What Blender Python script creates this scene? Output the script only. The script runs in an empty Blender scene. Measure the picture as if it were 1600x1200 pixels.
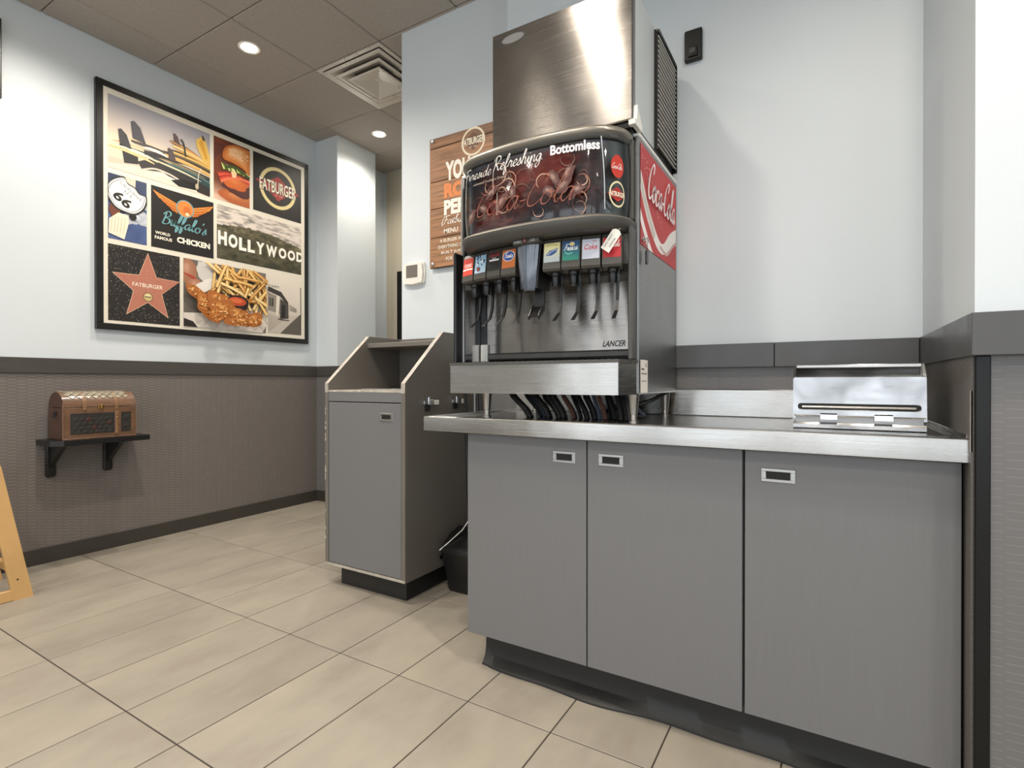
import bpy, bmesh, math, random
import numpy as np
from mathutils import Vector, noise as mnoise
from math import sin, cos, pi, radians, sqrt

random.seed(7)
S = bpy.context.scene
COL = S.collection

# ------------------------------------------------------------------ camera
camd = bpy.data.cameras.new('camera'); cam = bpy.data.objects.new('camera', camd); COL.objects.link(cam)
cam.location = (0, 0, 1.058)
cam.rotation_euler = (radians(90) - 0.0033, 0, radians(30.73))
camd.sensor_width = 36.0; camd.lens = 825.0 / 1600 * 36; camd.clip_start = 0.02
S.camera = cam

# ------------------------------------------------------------------ world, exposure, large lights
S.view_settings.view_transform = 'Standard'; S.view_settings.look = 'None'
S.view_settings.exposure = 0.12; S.view_settings.gamma = 1.0; S.view_settings.use_curve_mapping = False
W = bpy.data.worlds.new('world'); S.world = W; W.use_nodes = True
W.node_tree.nodes['Background'].inputs[0].default_value = (0.75, 0.87, 1.0, 1)
W.node_tree.nodes['Background'].inputs[1].default_value = 1.0

def area(name, loc, rot, sx, sy, power, col):
    l = bpy.data.lights.new(name, 'AREA'); l.shape = 'RECTANGLE'; l.size = sx; l.size_y = sy
    l.energy = power; l.color = col
    o = bpy.data.objects.new(name, l); o.location = loc; o.rotation_euler = rot; COL.objects.link(o); return o

CEIL = 3.21
DAY = (0.90, 0.95, 1.0)
WIN_REAR = [(-3.3, -2.0), (-1.8, -0.5), (-0.3, 1.0), (1.2, 2.5)]       # storefront openings behind the camera
for i, (a, b) in enumerate(WIN_REAR):
    area('daylight_window', ((a + b) / 2, -3.68, 1.55), (radians(90), 0, 0), b - a - .04, 2.3, 21, DAY)
area('daylight_window', (3.18, -1.0, 1.55), (radians(90), 0, radians(90)), 3.0, 2.3, 26, DAY)
WARM = (1.0, 0.91, 0.80)
def spot(x, y, power, size=150, blend=.8, col=WARM):
    l = bpy.data.lights.new('downlight_beam', 'SPOT'); l.energy = power; l.color = col
    l.spot_size = radians(size); l.spot_blend = blend; l.shadow_soft_size = .07
    o = bpy.data.objects.new('downlight_beam', l); o.location = (x, y, CEIL - .02); COL.objects.link(o)
CANS = [(-3.33, 3.35), (-3.19, 2.06), (-3.31, 1.16), (-2.13, -.86), (-2.13, 1.24), (-1.09, .74), (.27, .94),
        (-.33, -.86), (1.47, .34), (1.47, -1.46), (-3.33, -1.46)]  # several of the unseen cans are added to brighten the room
CANPOW = [66, 92, 82, 125, 120, 92, 118, 130, 120, 125, 120]
for (x, y), p in zip(CANS, CANPOW): spot(x, y, p)

# ------------------------------------------------------------------ helpers
def lin(c):
    if isinstance(c, str):
        c = tuple(int(c[i:i+2], 16) for i in (0, 2, 4))
    r = []
    for v in c[:3]:
        v = v / 255.0
        r.append(v / 12.92 if v <= .04045 else ((v + .055) / 1.055) ** 2.4)
    return tuple(r) + (1.0,)

WL = {}
def empty(name, loc=(0, 0, 0), parent=None):
    o = bpy.data.objects.new(name, None); COL.objects.link(o); o.empty_display_size = .05
    o.location = loc; WL[o] = Vector(loc); return o
def tag(o, label=None, cat=None, group=None, kind=None):
    if label: o['label'] = label
    if cat: o['category'] = cat
    if group: o['group'] = group
    if kind: o['kind'] = kind
    return o
def thing(name, loc, label, cat, group=None): return tag(empty(name, loc), label, cat, group)

class MB:
    def __init__(s): s.v = []; s.f = []; s.c = []; s.m = []; s.cur = 0; s.col = (1, 1, 1, 1)
    def add(s, vs, fs, cols=None):
        b = len(s.v); s.v += [tuple(p) for p in vs]
        for i, f in enumerate(fs):
            s.f.append([b + k for k in f]); s.m.append(s.cur); s.c.append(cols[i] if cols else s.col)
        return s
    def box(s, x0, x1, y0, y1, z0, z1):
        vs = [(x, y, z) for x in (x0, x1) for y in (y0, y1) for z in (z0, z1)]
        return s.add(vs, [(0, 1, 3, 2), (4, 6, 7, 5), (0, 4, 5, 1), (2, 3, 7, 6), (0, 2, 6, 4), (1, 5, 7, 3)])
    def cbox(s, x0, x1, y0, y1, z0, z1, c=.002):
        lo = (min(x0, x1), min(y0, y1), min(z0, z1)); hi = (max(x0, x1), max(y0, y1), max(z0, z1))
        c = min([c] + [(hi[i] - lo[i]) * .45 for i in range(3)])
        vs = []; idx = {}
        for sx in (0, 1):
            for sy in (0, 1):
                for sz in (0, 1):
                    sg = (sx, sy, sz)
                    for a in range(3):
                        p = []
                        for k in range(3):
                            e = hi[k] if sg[k] else lo[k]
                            p.append(e if k == a else (e - c if sg[k] else e + c))
                        idx[(sx, sy, sz, a)] = len(vs); vs.append(p)
        fs = []
        for a in range(3):
            b, d = [(1, 2), (0, 2), (0, 1)][a]
            for sg in (0, 1):
                q = []
                for (u, w) in ((0, 0), (1, 0), (1, 1), (0, 1)):
                    t = [0, 0, 0]; t[a] = sg; t[b] = u; t[d] = w; q.append(idx[tuple(t) + (a,)])
                fs.append(q)
            for u in (0, 1):
                for w in (0, 1):          # edge along axis a
                    t0 = [0, 0, 0]; t0[b] = u; t0[d] = w; t1 = list(t0); t1[a] = 1
                    fs.append([idx[tuple(t0) + (b,)], idx[tuple(t1) + (b,)], idx[tuple(t1) + (d,)], idx[tuple(t0) + (d,)]])
        for sx in (0, 1):
            for sy in (0, 1):
                for sz in (0, 1): fs.append([idx[(sx, sy, sz, a)] for a in range(3)])
        return s.add(vs, fs)
    def prism(s, pts, axis, a, b):
        """extrude 2D outline along axis (0,1,2) from a to b; outline coords are the other two axes in order"""
        def P(p, t):
            q = [p[0], p[1]]; q.insert(axis, t); return tuple(q)
        n = len(pts)
        vs = [P(p, a) for p in pts] + [P(p, b) for p in pts]
        fs = [list(range(n))[::-1], list(range(n, 2 * n))] + [(i, (i + 1) % n, n + (i + 1) % n, n + i) for i in range(n)]
        return s.add(vs, fs)
    def tube(s, path, r, n=10, cap=True, flat=1.0):
        path = [Vector(p) for p in path]; rs = r if isinstance(r, (list, tuple)) else [r] * len(path)
        vs = []; N = len(path)
        up = None
        for i, p in enumerate(path):
            d = (path[min(i + 1, N - 1)] - path[max(i - 1, 0)]).normalized()
            if up is None: up = Vector((0, 0, 1)) if abs(d.z) < .9 else Vector((1, 0, 0))
            e = d.cross(up).normalized(); up = e.cross(d).normalized()
            for k in range(n):
                t = 2 * pi * k / n; vs.append(tuple(p + (e * cos(t) * flat + up * sin(t)) * rs[i]))
        fs = [(i * n + k, i * n + (k + 1) % n, (i + 1) * n + (k + 1) % n, (i + 1) * n + k) for i in range(N - 1) for k in range(n)]
        if cap: fs += [list(range(n))[::-1], [(N - 1) * n + k for k in range(n)]]
        return s.add(vs, fs)
    def lathe(s, prof, cx, cy, n=20, axis=2):
        """prof: (r, t) list along the axis"""
        vs = []; N = len(prof)
        for r, t in prof:
            for k in range(n):
                a = 2 * pi * k / n; p = [cx + r * cos(a), cy + r * sin(a)]; p.insert(axis, t); vs.append(tuple(p))
        fs = [(i * n + k, i * n + (k + 1) % n, (i + 1) * n + (k + 1) % n, (i + 1) * n + k) for i in range(N - 1) for k in range(n)]
        fs += [list(range(n))[::-1], [(N - 1) * n + k for k in range(n)]]
        return s.add(vs, fs)
    def grid(s, fn, nu, nv, cfn=None):
        vs = [fn(i / nu, j / nv) for j in range(nv + 1) for i in range(nu + 1)]
        fs = []; cs = []
        for j in range(nv):
            for i in range(nu):
                a = j * (nu + 1) + i; fs.append((a, a + 1, a + nu + 2, a + nu + 1))
        return s.add(vs, fs)
    def build(s, name, mats, parent=None, smooth=35, recalc=True, cols=False, label=None):
        me = bpy.data.meshes.new(name)
        off = WL.get(parent, Vector((0, 0, 0)))
        me.from_pydata([(p[0] - off.x, p[1] - off.y, p[2] - off.z) for p in s.v], [], s.f)
        if not isinstance(mats, (list, tuple)): mats = [mats]
        for m in mats: me.materials.append(m)
        me.polygons.foreach_set('material_index', s.m)
        if cols:
            ca = me.color_attributes.new('Col', 'FLOAT_COLOR', 'CORNER')
            arr = []
            for p, c in zip(me.polygons, s.c):
                if len(c) and isinstance(c[0], (tuple, list)):
                    for q in c: arr.extend(q)
                else: arr.extend(tuple(c) * p.loop_total)
            ca.data.foreach_set('color', arr)
        if recalc:
            bm = bmesh.new(); bm.from_mesh(me); bmesh.ops.recalc_face_normals(bm, faces=bm.faces); bm.to_mesh(me); bm.free()
        if smooth:
            me.polygons.foreach_set('use_smooth', [True] * len(me.polygons))
            me.set_sharp_from_angle(angle=radians(smooth))
        o = bpy.data.objects.new(name, me); COL.objects.link(o)
        if parent: o.parent = parent
        WL[o] = Vector(off)
        if label: o['label'] = label
        return o

def copyo(o, parent, loc=None, label=None, off=None):
    c = o.copy(); COL.objects.link(c); c.parent = parent
    if off is not None: c.location = o.location + Vector(off)
    if loc is not None: c.location = loc
    if label: c['label'] = label
    elif 'label' in c.keys(): del c['label']
    WL[c] = WL.get(o, Vector((0, 0, 0)))
    return c

# ---- materials
def nmat(name):
    m = bpy.data.materials.new(name); m.use_nodes = True
    nt = m.node_tree; b = nt.nodes['Principled BSDF']; return m, nt, b
def N(nt, typ, **kw):
    n = nt.nodes.new(typ)
    for k, v in kw.items():
        if k.startswith('i_'): n.inputs[k[2:].replace('_', ' ')].default_value = v
        else: setattr(n, k, v)
    return n
def mat(name, col, rough=.5, metal=0, var=.0, vscale=(8, 8, 8), bump=0, bscale=60, coat=0, spec=.5, rvar=0, bstretch=None, emit=None, obj_var=0, detail=4):
    m, nt, b = nmat(name)
    c = lin(col); b.inputs['Base Color'].default_value = c
    b.inputs['Roughness'].default_value = rough; b.inputs['Metallic'].default_value = metal
    b.inputs['Specular IOR Level'].default_value = spec; b.inputs['Coat Weight'].default_value = coat; b.inputs['Coat Roughness'].default_value = .1
    tc = N(nt, 'ShaderNodeTexCoord')
    geo = N(nt, 'ShaderNodeNewGeometry')
    if var or rvar:
        mp = N(nt, 'ShaderNodeMapping'); mp.inputs['Scale'].default_value = vscale
        nt.links.new(geo.outputs['Position'], mp.inputs[0])
        nz = N(nt, 'ShaderNodeTexNoise'); nz.inputs['Scale'].default_value = 1; nz.inputs['Detail'].default_value = detail; nz.inputs['Roughness'].default_value = .6
        nt.links.new(mp.outputs[0], nz.inputs[0])
    if var or obj_var:
        mx = N(nt, 'ShaderNodeMix', data_type='RGBA'); 
        mx.inputs[6].default_value = tuple(v * (1 - var) for v in c[:3]) + (1,)
        mx.inputs[7].default_value = tuple(min(1, v * (1 + var)) for v in c[:3]) + (1,)
        if var:
            mr = N(nt, 'ShaderNodeMapRange'); mr.inputs[1].default_value = .3; mr.inputs[2].default_value = .7
            nt.links.new(nz.outputs[0], mr.inputs[0]); nt.links.new(mr.outputs[0], mx.inputs[0])
        last = mx.outputs[2]
        if obj_var:
            oi = N(nt, 'ShaderNodeObjectInfo'); hs = N(nt, 'ShaderNodeHueSaturation')
            m2 = N(nt, 'ShaderNodeMapRange'); m2.inputs[3].default_value = 1 - obj_var; m2.inputs[4].default_value = 1 + obj_var
            nt.links.new(oi.outputs['Random'], m2.inputs[0]); nt.links.new(m2.outputs[0], hs.inputs['Value'])
            nt.links.new(last, hs.inputs['Color']); last = hs.outputs[0]
        nt.links.new(last, b.inputs['Base Color'])
    if rvar:
        mr2 = N(nt, 'ShaderNodeMapRange'); mr2.inputs[1].default_value = .3; mr2.inputs[2].default_value = .7
        mr2.inputs[3].default_value = max(.02, rough - rvar); mr2.inputs[4].default_value = rough + rvar
        nt.links.new(nz.outputs[0], mr2.inputs[0]); nt.links.new(mr2.outputs[0], b.inputs['Roughness'])
    if bump:
        mp2 = N(nt, 'ShaderNodeMapping'); mp2.inputs['Scale'].default_value = bstretch or (1, 1, 1)
        nt.links.new(geo.outputs['Position'], mp2.inputs[0])
        n2 = N(nt, 'ShaderNodeTexNoise'); n2.inputs['Scale'].default_value = bscale; n2.inputs['Detail'].default_value = 3
        nt.links.new(mp2.outputs[0], n2.inputs[0])
        bp = N(nt, 'ShaderNodeBump'); bp.inputs['Strength'].default_value = bump; bp.inputs['Distance'].default_value = .002
        nt.links.new(n2.outputs[0], bp.inputs['Height']); nt.links.new(bp.outputs[0], b.inputs['Normal'])
    if emit:
        b.inputs['Emission Color'].default_value = lin(emit[0]); b.inputs['Emission Strength'].default_value = emit[1]
    return m

M = {}
M['wall'] = mat('pale_blue_paint', 'd0d7db', .55, var=.015, vscale=(2, 2, 2), bump=.06, bscale=180)
M['beige_panel'] = mat('beige_panel', 'c3bba8', .5, var=.05, vscale=(60, 60, .6))
M['ceil'] = mat('taupe_ceiling_tile', 'a59e96', .9, var=.06, vscale=(70, 70, 70), bump=.35, bscale=220)
M['ceil_grid'] = mat('taupe_ceiling_grid', '958f88', .6)
M['rail'] = mat('charcoal_rail', '46433f', .38, var=.07, vscale=(5, 5, 40), rvar=.06)
M['rail_grey'] = mat('grey_black_rail', '4b4a4a', .36, var=.10, vscale=(6, 6, 6), rvar=.08)
M['base'] = mat('dark_baseboard', '3a3631', .45, var=.05)
M['rubber'] = mat('black_rubber', '1f1f1e', .5, var=.1, vscale=(10, 10, 10))
M['black_strip'] = mat('black_guard_and_gap_shade', '111110', .35, spec=.3)
M['lam'] = mat('grey_laminate', '6d6d6e', .42, var=.035, vscale=(160, 160, 5), rvar=.05, bump=.05, bscale=40, bstretch=(8, 8, .4))
M['lam2'] = mat('grey_brown_laminate', '6b665f', .42, var=.035, vscale=(150, 150, 5), rvar=.04)
M['lam_edge'] = mat('worn_laminate_edge', 'aca59a', .5, var=.25, vscale=(40, 40, 14))
M['dark_in'] = mat('dark_interior_shade', '121212', .7)
M['grout'] = mat('dark_grout', '3a322a', .9)
M['black'] = mat('satin_black_paint', '121212', .38)
M['blackpl'] = mat('black_plastic', '141414', .3)
M['greypl'] = mat('grey_valve_plastic', '46443f', .36)
M['hood'] = mat('pewter_moulding', '8f897f', .36, metal=.6, bump=.3, bscale=260)
M['hood_dark'] = mat('dark_grey_moulding', '4a4844', .4)
M['whitepl'] = mat('white_plastic', 'e4e1d8', .35)
M['screen'] = mat('grey_lcd', '6f6a62', .2)
M['chrome'] = mat('chrome', 'd0d0d0', .12, metal=1)
M['satin'] = mat('satin_nickel', 'bdbdbb', .32, metal=1)
M['gold'] = mat('brass_stud', 'b08d57', .25, metal=1)
M['legsteel'] = mat('cast_leg_steel', 'a7a29a', .3, metal=1)
M['wood_light'] = mat('beech_wood', 'cba26a', .4, var=.12, vscale=(30, 6, 2.5), coat=.2)
M['chestwood'] = mat('chest_brown_veneer', '6b4e39', .38, var=.3, vscale=(8, 8, 60), coat=.35)
M['chestdark'] = mat('chest_dark_side', '4a2e1f', .4, var=.2, vscale=(10, 10, 40), coat=.3)
M['leather'] = mat('tan_leather_strap', '7c5c42', .35, var=.15, vscale=(30, 30, 30), coat=.3)
M['lattice'] = mat('dark_lattice', '33302d', .3, var=.3, vscale=(60, 60, 60), coat=.4)
M['latbrown'] = mat('dark_red_lattice', '4b2f2a', .3, coat=.4)
M['hose_k'] = mat('black_hose', '121315', .35)
M['hose_b'] = mat('blue_grey_hose', '333c49', .35)
M['hose_c'] = mat('copper_brown_hose', '54362c', .35)
M['white_t'] = mat('white_paint_metal', 'ece9e2', .4)
M['glow'] = mat('lamp_lens', 'ffffff', .5, emit=('fff2dc', 30.0))
M['vent'] = mat('taupe_vent_metal', 'c9c2b8', .32, metal=.15, rvar=.08, vscale=(6, 6, 6))
M['ventd'] = mat('vent_dark', '77716a', .8)
M['asphalt'] = mat('outside_pavement', '8a8a88', .9)

def steel(name, col, rough, stretch, var=.1, bmp=.25, dist=.0006, wob=0.0, aniso=0.0):
    m, nt, b = nmat(name); c = lin(col)
    b.inputs['Metallic'].default_value = 1; b.inputs['Base Color'].default_value = c
    geo = N(nt, 'ShaderNodeNewGeometry')
    mp = N(nt, 'ShaderNodeMapping'); mp.inputs['Scale'].default_value = stretch; nt.links.new(geo.outputs['Position'], mp.inputs[0])
    nz = N(nt, 'ShaderNodeTexNoise'); nz.inputs['Scale'].default_value = 1; nz.inputs['Detail'].default_value = 5; nz.inputs['Roughness'].default_value = .7
    nt.links.new(mp.outputs[0], nz.inputs[0])
    mr = N(nt, 'ShaderNodeMapRange'); mr.inputs[1].default_value = .25; mr.inputs[2].default_value = .75
    mr.inputs[3].default_value = rough - var * .5; mr.inputs[4].default_value = rough + var * .5
    nt.links.new(nz.outputs[0], mr.inputs[0]); nt.links.new(mr.outputs[0], b.inputs['Roughness'])
    # smudges
    n3 = N(nt, 'ShaderNodeTexNoise'); n3.inputs['Scale'].default_value = 5; n3.inputs['Detail'].default_value = 4
    nt.links.new(geo.outputs['Position'], n3.inputs[0])
    mx = N(nt, 'ShaderNodeMix', data_type='RGBA'); mx.inputs[6].default_value = tuple(v * .86 for v in c[:3]) + (1,); mx.inputs[7].default_value = c
    nt.links.new(n3.outputs[0], mx.inputs[0]); nt.links.new(mx.outputs[2], b.inputs['Base Color'])
    if aniso:
        tg = N(nt, 'ShaderNodeTangent'); tg.direction_type = 'RADIAL'; tg.axis = 'Z'
        b.inputs['Anisotropic'].default_value = aniso; b.inputs['Anisotropic Rotation'].default_value = .25
        nt.links.new(tg.outputs[0], b.inputs['Tangent'])
    bp = N(nt, 'ShaderNodeBump'); bp.inputs['Strength'].default_value = bmp; bp.inputs['Distance'].default_value = dist
    nt.links.new(nz.outputs[0], bp.inputs['Height'])
    if wob:
        n4 = N(nt, 'ShaderNodeTexNoise'); n4.inputs['Scale'].default_value = 6; n4.inputs['Detail'].default_value = 1
        nt.links.new(geo.outputs['Position'], n4.inputs[0])
        b2 = N(nt, 'ShaderNodeBump'); b2.inputs['Strength'].default_value = 1; b2.inputs['Distance'].default_value = wob
        nt.links.new(n4.outputs[0], b2.inputs['Height']); nt.links.new(bp.outputs[0], b2.inputs['Normal']); nt.links.new(b2.outputs[0], b.inputs['Normal'])
    else: nt.links.new(bp.outputs[0], b.inputs['Normal'])
    return m
M['steel'] = steel('brushed_steel', 'b9b7b3', .26, (3, 3, 350), wob=.003, aniso=.85)
M['steel_v'] = steel('brushed_steel_vertical', '98938d', .25, (3, 3, 200), bmp=.10, wob=.002, aniso=.9)
M['steel_top'] = steel('worktop_steel', 'bdbbb7', .22, (300, 3, 3), wob=.003)
M['steel_mirror'] = steel('polished_steel', 'a6a5a4', .2, (10, 10, 60), var=.16, wob=.02)
M['steel_side'] = steel('side_panel_steel', '9c9b99', .36, (3, 3, 300), wob=.003, aniso=.7)

# floor tile: beige stone with soft cloudy streaks along y
def tile_mat():
    m, nt, b = nmat('beige_stone_tile')
    geo = N(nt, 'ShaderNodeNewGeometry'); oi = N(nt, 'ShaderNodeObjectInfo')
    mp = N(nt, 'ShaderNodeMapping'); mp.inputs['Scale'].default_value = (3.2, 1.4, 1); nt.links.new(geo.outputs['Position'], mp.inputs[0])
    add = N(nt, 'ShaderNodeVectorMath', operation='ADD'); nt.links.new(mp.outputs[0], add.inputs[0])
    sc = N(nt, 'ShaderNodeMath', operation='MULTIPLY'); sc.inputs[1].default_value = 37; nt.links.new(oi.outputs['Random'], sc.inputs[0]); nt.links.new(sc.outputs[0], add.inputs[1])
    n1 = N(nt, 'ShaderNodeTexNoise'); n1.inputs['Scale'].default_value = 1.5; n1.inputs['Detail'].default_value = 8; n1.inputs['Roughness'].default_value = .62
    nt.links.new(add.outputs[0], n1.inputs[0])
    cr = N(nt, 'ShaderNodeValToRGB'); e = cr.color_ramp.elements
    e[0].position = .32; e[0].color = lin('877f74'); e[1].position = .68; e[1].color = lin('999183')
    k = cr.color_ramp.elements.new(.5); k.color = lin('918a7e')
    nt.links.new(n1.outputs[0], cr.inputs[0])
    hs = N(nt, 'ShaderNodeHueSaturation'); mr = N(nt, 'ShaderNodeMapRange'); mr.inputs[3].default_value = .95; mr.inputs[4].default_value = 1.05
    nt.links.new(oi.outputs['Random'], mr.inputs[0]); nt.links.new(mr.outputs[0], hs.inputs['Value']); nt.links.new(cr.outputs[0], hs.inputs['Color'])
    nt.links.new(hs.outputs[0], b.inputs['Base Color'])
    b.inputs['Roughness'].default_value = .42; b.inputs['Specular IOR Level'].default_value = .4
    n2 = N(nt, 'ShaderNodeTexNoise'); n2.inputs['Scale'].default_value = 90; bp = N(nt, 'ShaderNodeBump'); bp.inputs['Strength'].default_value = .12; bp.inputs['Distance'].default_value = .001
    nt.links.new(geo.outputs['Position'], n2.inputs[0]); nt.links.new(n2.outputs[0], bp.inputs['Height']); nt.links.new(bp.outputs[0], b.inputs['Normal'])
    return m
M['tile'] = tile_mat()

# embossed wallcovering: columns of short horizontal grooves, staggered from column to column
def wainscot(name, col, hi, axis, cw=.042, rh=.0185):
    m, nt, b = nmat(name)
    geo = N(nt, 'ShaderNodeNewGeometry'); sp = N(nt, 'ShaderNodeSeparateXYZ'); nt.links.new(geo.outputs['Position'], sp.inputs[0])
    def MA(op, a, bb=None, cc=None):
        n = N(nt, 'ShaderNodeMath', operation=op)
        for i, v in enumerate((a, bb, cc)):
            if v is None: continue
            if isinstance(v, (int, float)): n.inputs[i].default_value = v
            else: nt.links.new(v, n.inputs[i])
        return n.outputs[0]
    u = MA('DIVIDE', sp.outputs[axis], cw); cell = MA('FLOOR', u); fu = MA('SUBTRACT', u, cell)
    par = MA('MODULO', MA('ABSOLUTE', cell), 2.0)
    v = MA('ADD', MA('DIVIDE', sp.outputs[2], rh), MA('MULTIPLY', par, .5)); fv = MA('FRACT', v)
    line = MA('LESS_THAN', fv, .1)
    inside = MA('MULTIPLY', MA('GREATER_THAN', fu, .08), MA('LESS_THAN', fu, .92))
    g = MA('MULTIPLY', line, inside)
    vert = MA('MULTIPLY', MA('LESS_THAN', fu, .04), .7)
    h = MA('MAXIMUM', g, vert)
    nz = N(nt, 'ShaderNodeTexNoise'); nz.inputs['Scale'].default_value = 14; nz.inputs['Detail'].default_value = 2; nt.links.new(geo.outputs['Position'], nz.inputs[0])
    k = MA('MULTIPLY', MA('MULTIPLY', g, nz.outputs[0]), .8)  # groove glints are painted in as a patchy lighter colour
    mx = N(nt, 'ShaderNodeMix', data_type='RGBA'); mx.inputs[6].default_value = lin(col); mx.inputs[7].default_value = lin(hi); nt.links.new(k, mx.inputs[0])
    nt.links.new(mx.outputs[2], b.inputs['Base Color']); b.inputs['Roughness'].default_value = .42
    bp = N(nt, 'ShaderNodeBump'); bp.invert = True; bp.inputs['Strength'].default_value = .55; bp.inputs['Distance'].default_value = .0012
    nt.links.new(h, bp.inputs['Height']); nt.links.new(bp.outputs[0], b.inputs['Normal'])
    return m
M['wc_y'] = wainscot('embossed_wallcovering_taupe', '6a6460', 'b5aca2', 1)
M['wc_x'] = wainscot('embossed_wallcovering_grey', '6a6867', '8b8987', 0)
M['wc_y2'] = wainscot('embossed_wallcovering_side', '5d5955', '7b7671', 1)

def print_mat(name, rough=.45, coat=0):
    m, nt, b = nmat(name); a = N(nt, 'ShaderNodeAttribute'); a.attribute_name = 'Col'
    nt.links.new(a.outputs['Color'], b.inputs['Base Color']); b.inputs['Roughness'].default_value = rough
    b.inputs['Coat Weight'].default_value = coat; b.inputs['Coat Roughness'].default_value = .08
    return m
M['print'] = print_mat('printed_ink', .5)
M['print_gloss'] = print_mat('glossy_printed_ink', .35, .3)

def pane_mat():
    m = bpy.data.materials.new('clear_plastic_pane'); m.use_nodes = True; nt = m.node_tree; nt.nodes.clear()
    o = N(nt, 'ShaderNodeOutputMaterial'); mx = N(nt, 'ShaderNodeMixShader'); t = N(nt, 'ShaderNodeBsdfTransparent'); g = N(nt, 'ShaderNodeBsdfGlossy')
    t.inputs[0].default_value = (.93, .94, .95, 1); g.inputs['Roughness'].default_value = .06
    f = N(nt, 'ShaderNodeFresnel'); f.inputs[0].default_value = 1.5
    nt.links.new(f.outputs[0], mx.inputs[0]); nt.links.new(t.outputs[0], mx.inputs[1]); nt.links.new(g.outputs[0], mx.inputs[2]); nt.links.new(mx.outputs[0], o.inputs[0])
    return m
M['pane'] = pane_mat()

# ---- text and strokes
_tc = {}
def text2d(s, bold=0.0, spacing=1.0):
    k = (s, bold, spacing)
    if k in _tc: return _tc[k]
    cu = bpy.data.curves.new('t', 'FONT'); cu.body = s; cu.offset = bold; cu.space_character = spacing; cu.resolution_u = 3; cu.fill_mode = 'FRONT'
    o = bpy.data.objects.new('t', cu); COL.objects.link(o)
    dg = bpy.context.evaluated_depsgraph_get(); me = o.evaluated_get(dg).to_mesh()
    v = [(p.co.x, p.co.y) for p in me.vertices]; f = [list(p.vertices) for p in me.polygons]
    o.evaluated_get(dg).to_mesh_clear()
    bpy.data.objects.remove(o); bpy.data.curves.remove(cu)
    xs = [p[0] for p in v]; ys = [p[1] for p in v]
    r = ([((x - min(xs)), (y - min(ys))) for x, y in v], f, max(xs) - min(xs), max(ys) - min(ys)); _tc[k] = r
    return r

def catmull(pts, n=6, closed=False):
    P = [Vector((p[0], p[1])) for p in pts]
    if len(P) == 2: return [P[0], P[1]]
    out = []
    L = len(P)
    rng = range(L) if closed else range(L - 1)
    for i in rng:
        p0 = P[(i - 1) % L] if closed or i > 0 else P[0]; p1 = P[i]; p2 = P[(i + 1) % L]; p3 = P[(i + 2) % L] if closed or i + 2 < L else P[-1]
        for k in range(n):
            t = k / n
            out.append(.5 * ((2 * p1) + (p2 - p0) * t + (2 * p0 - 5 * p1 + 4 * p2 - p3) * t * t + (3 * p1 - p0 - 3 * p2 + p3) * t ** 3))
    if not closed: out.append(P[-1])
    return out

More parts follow.
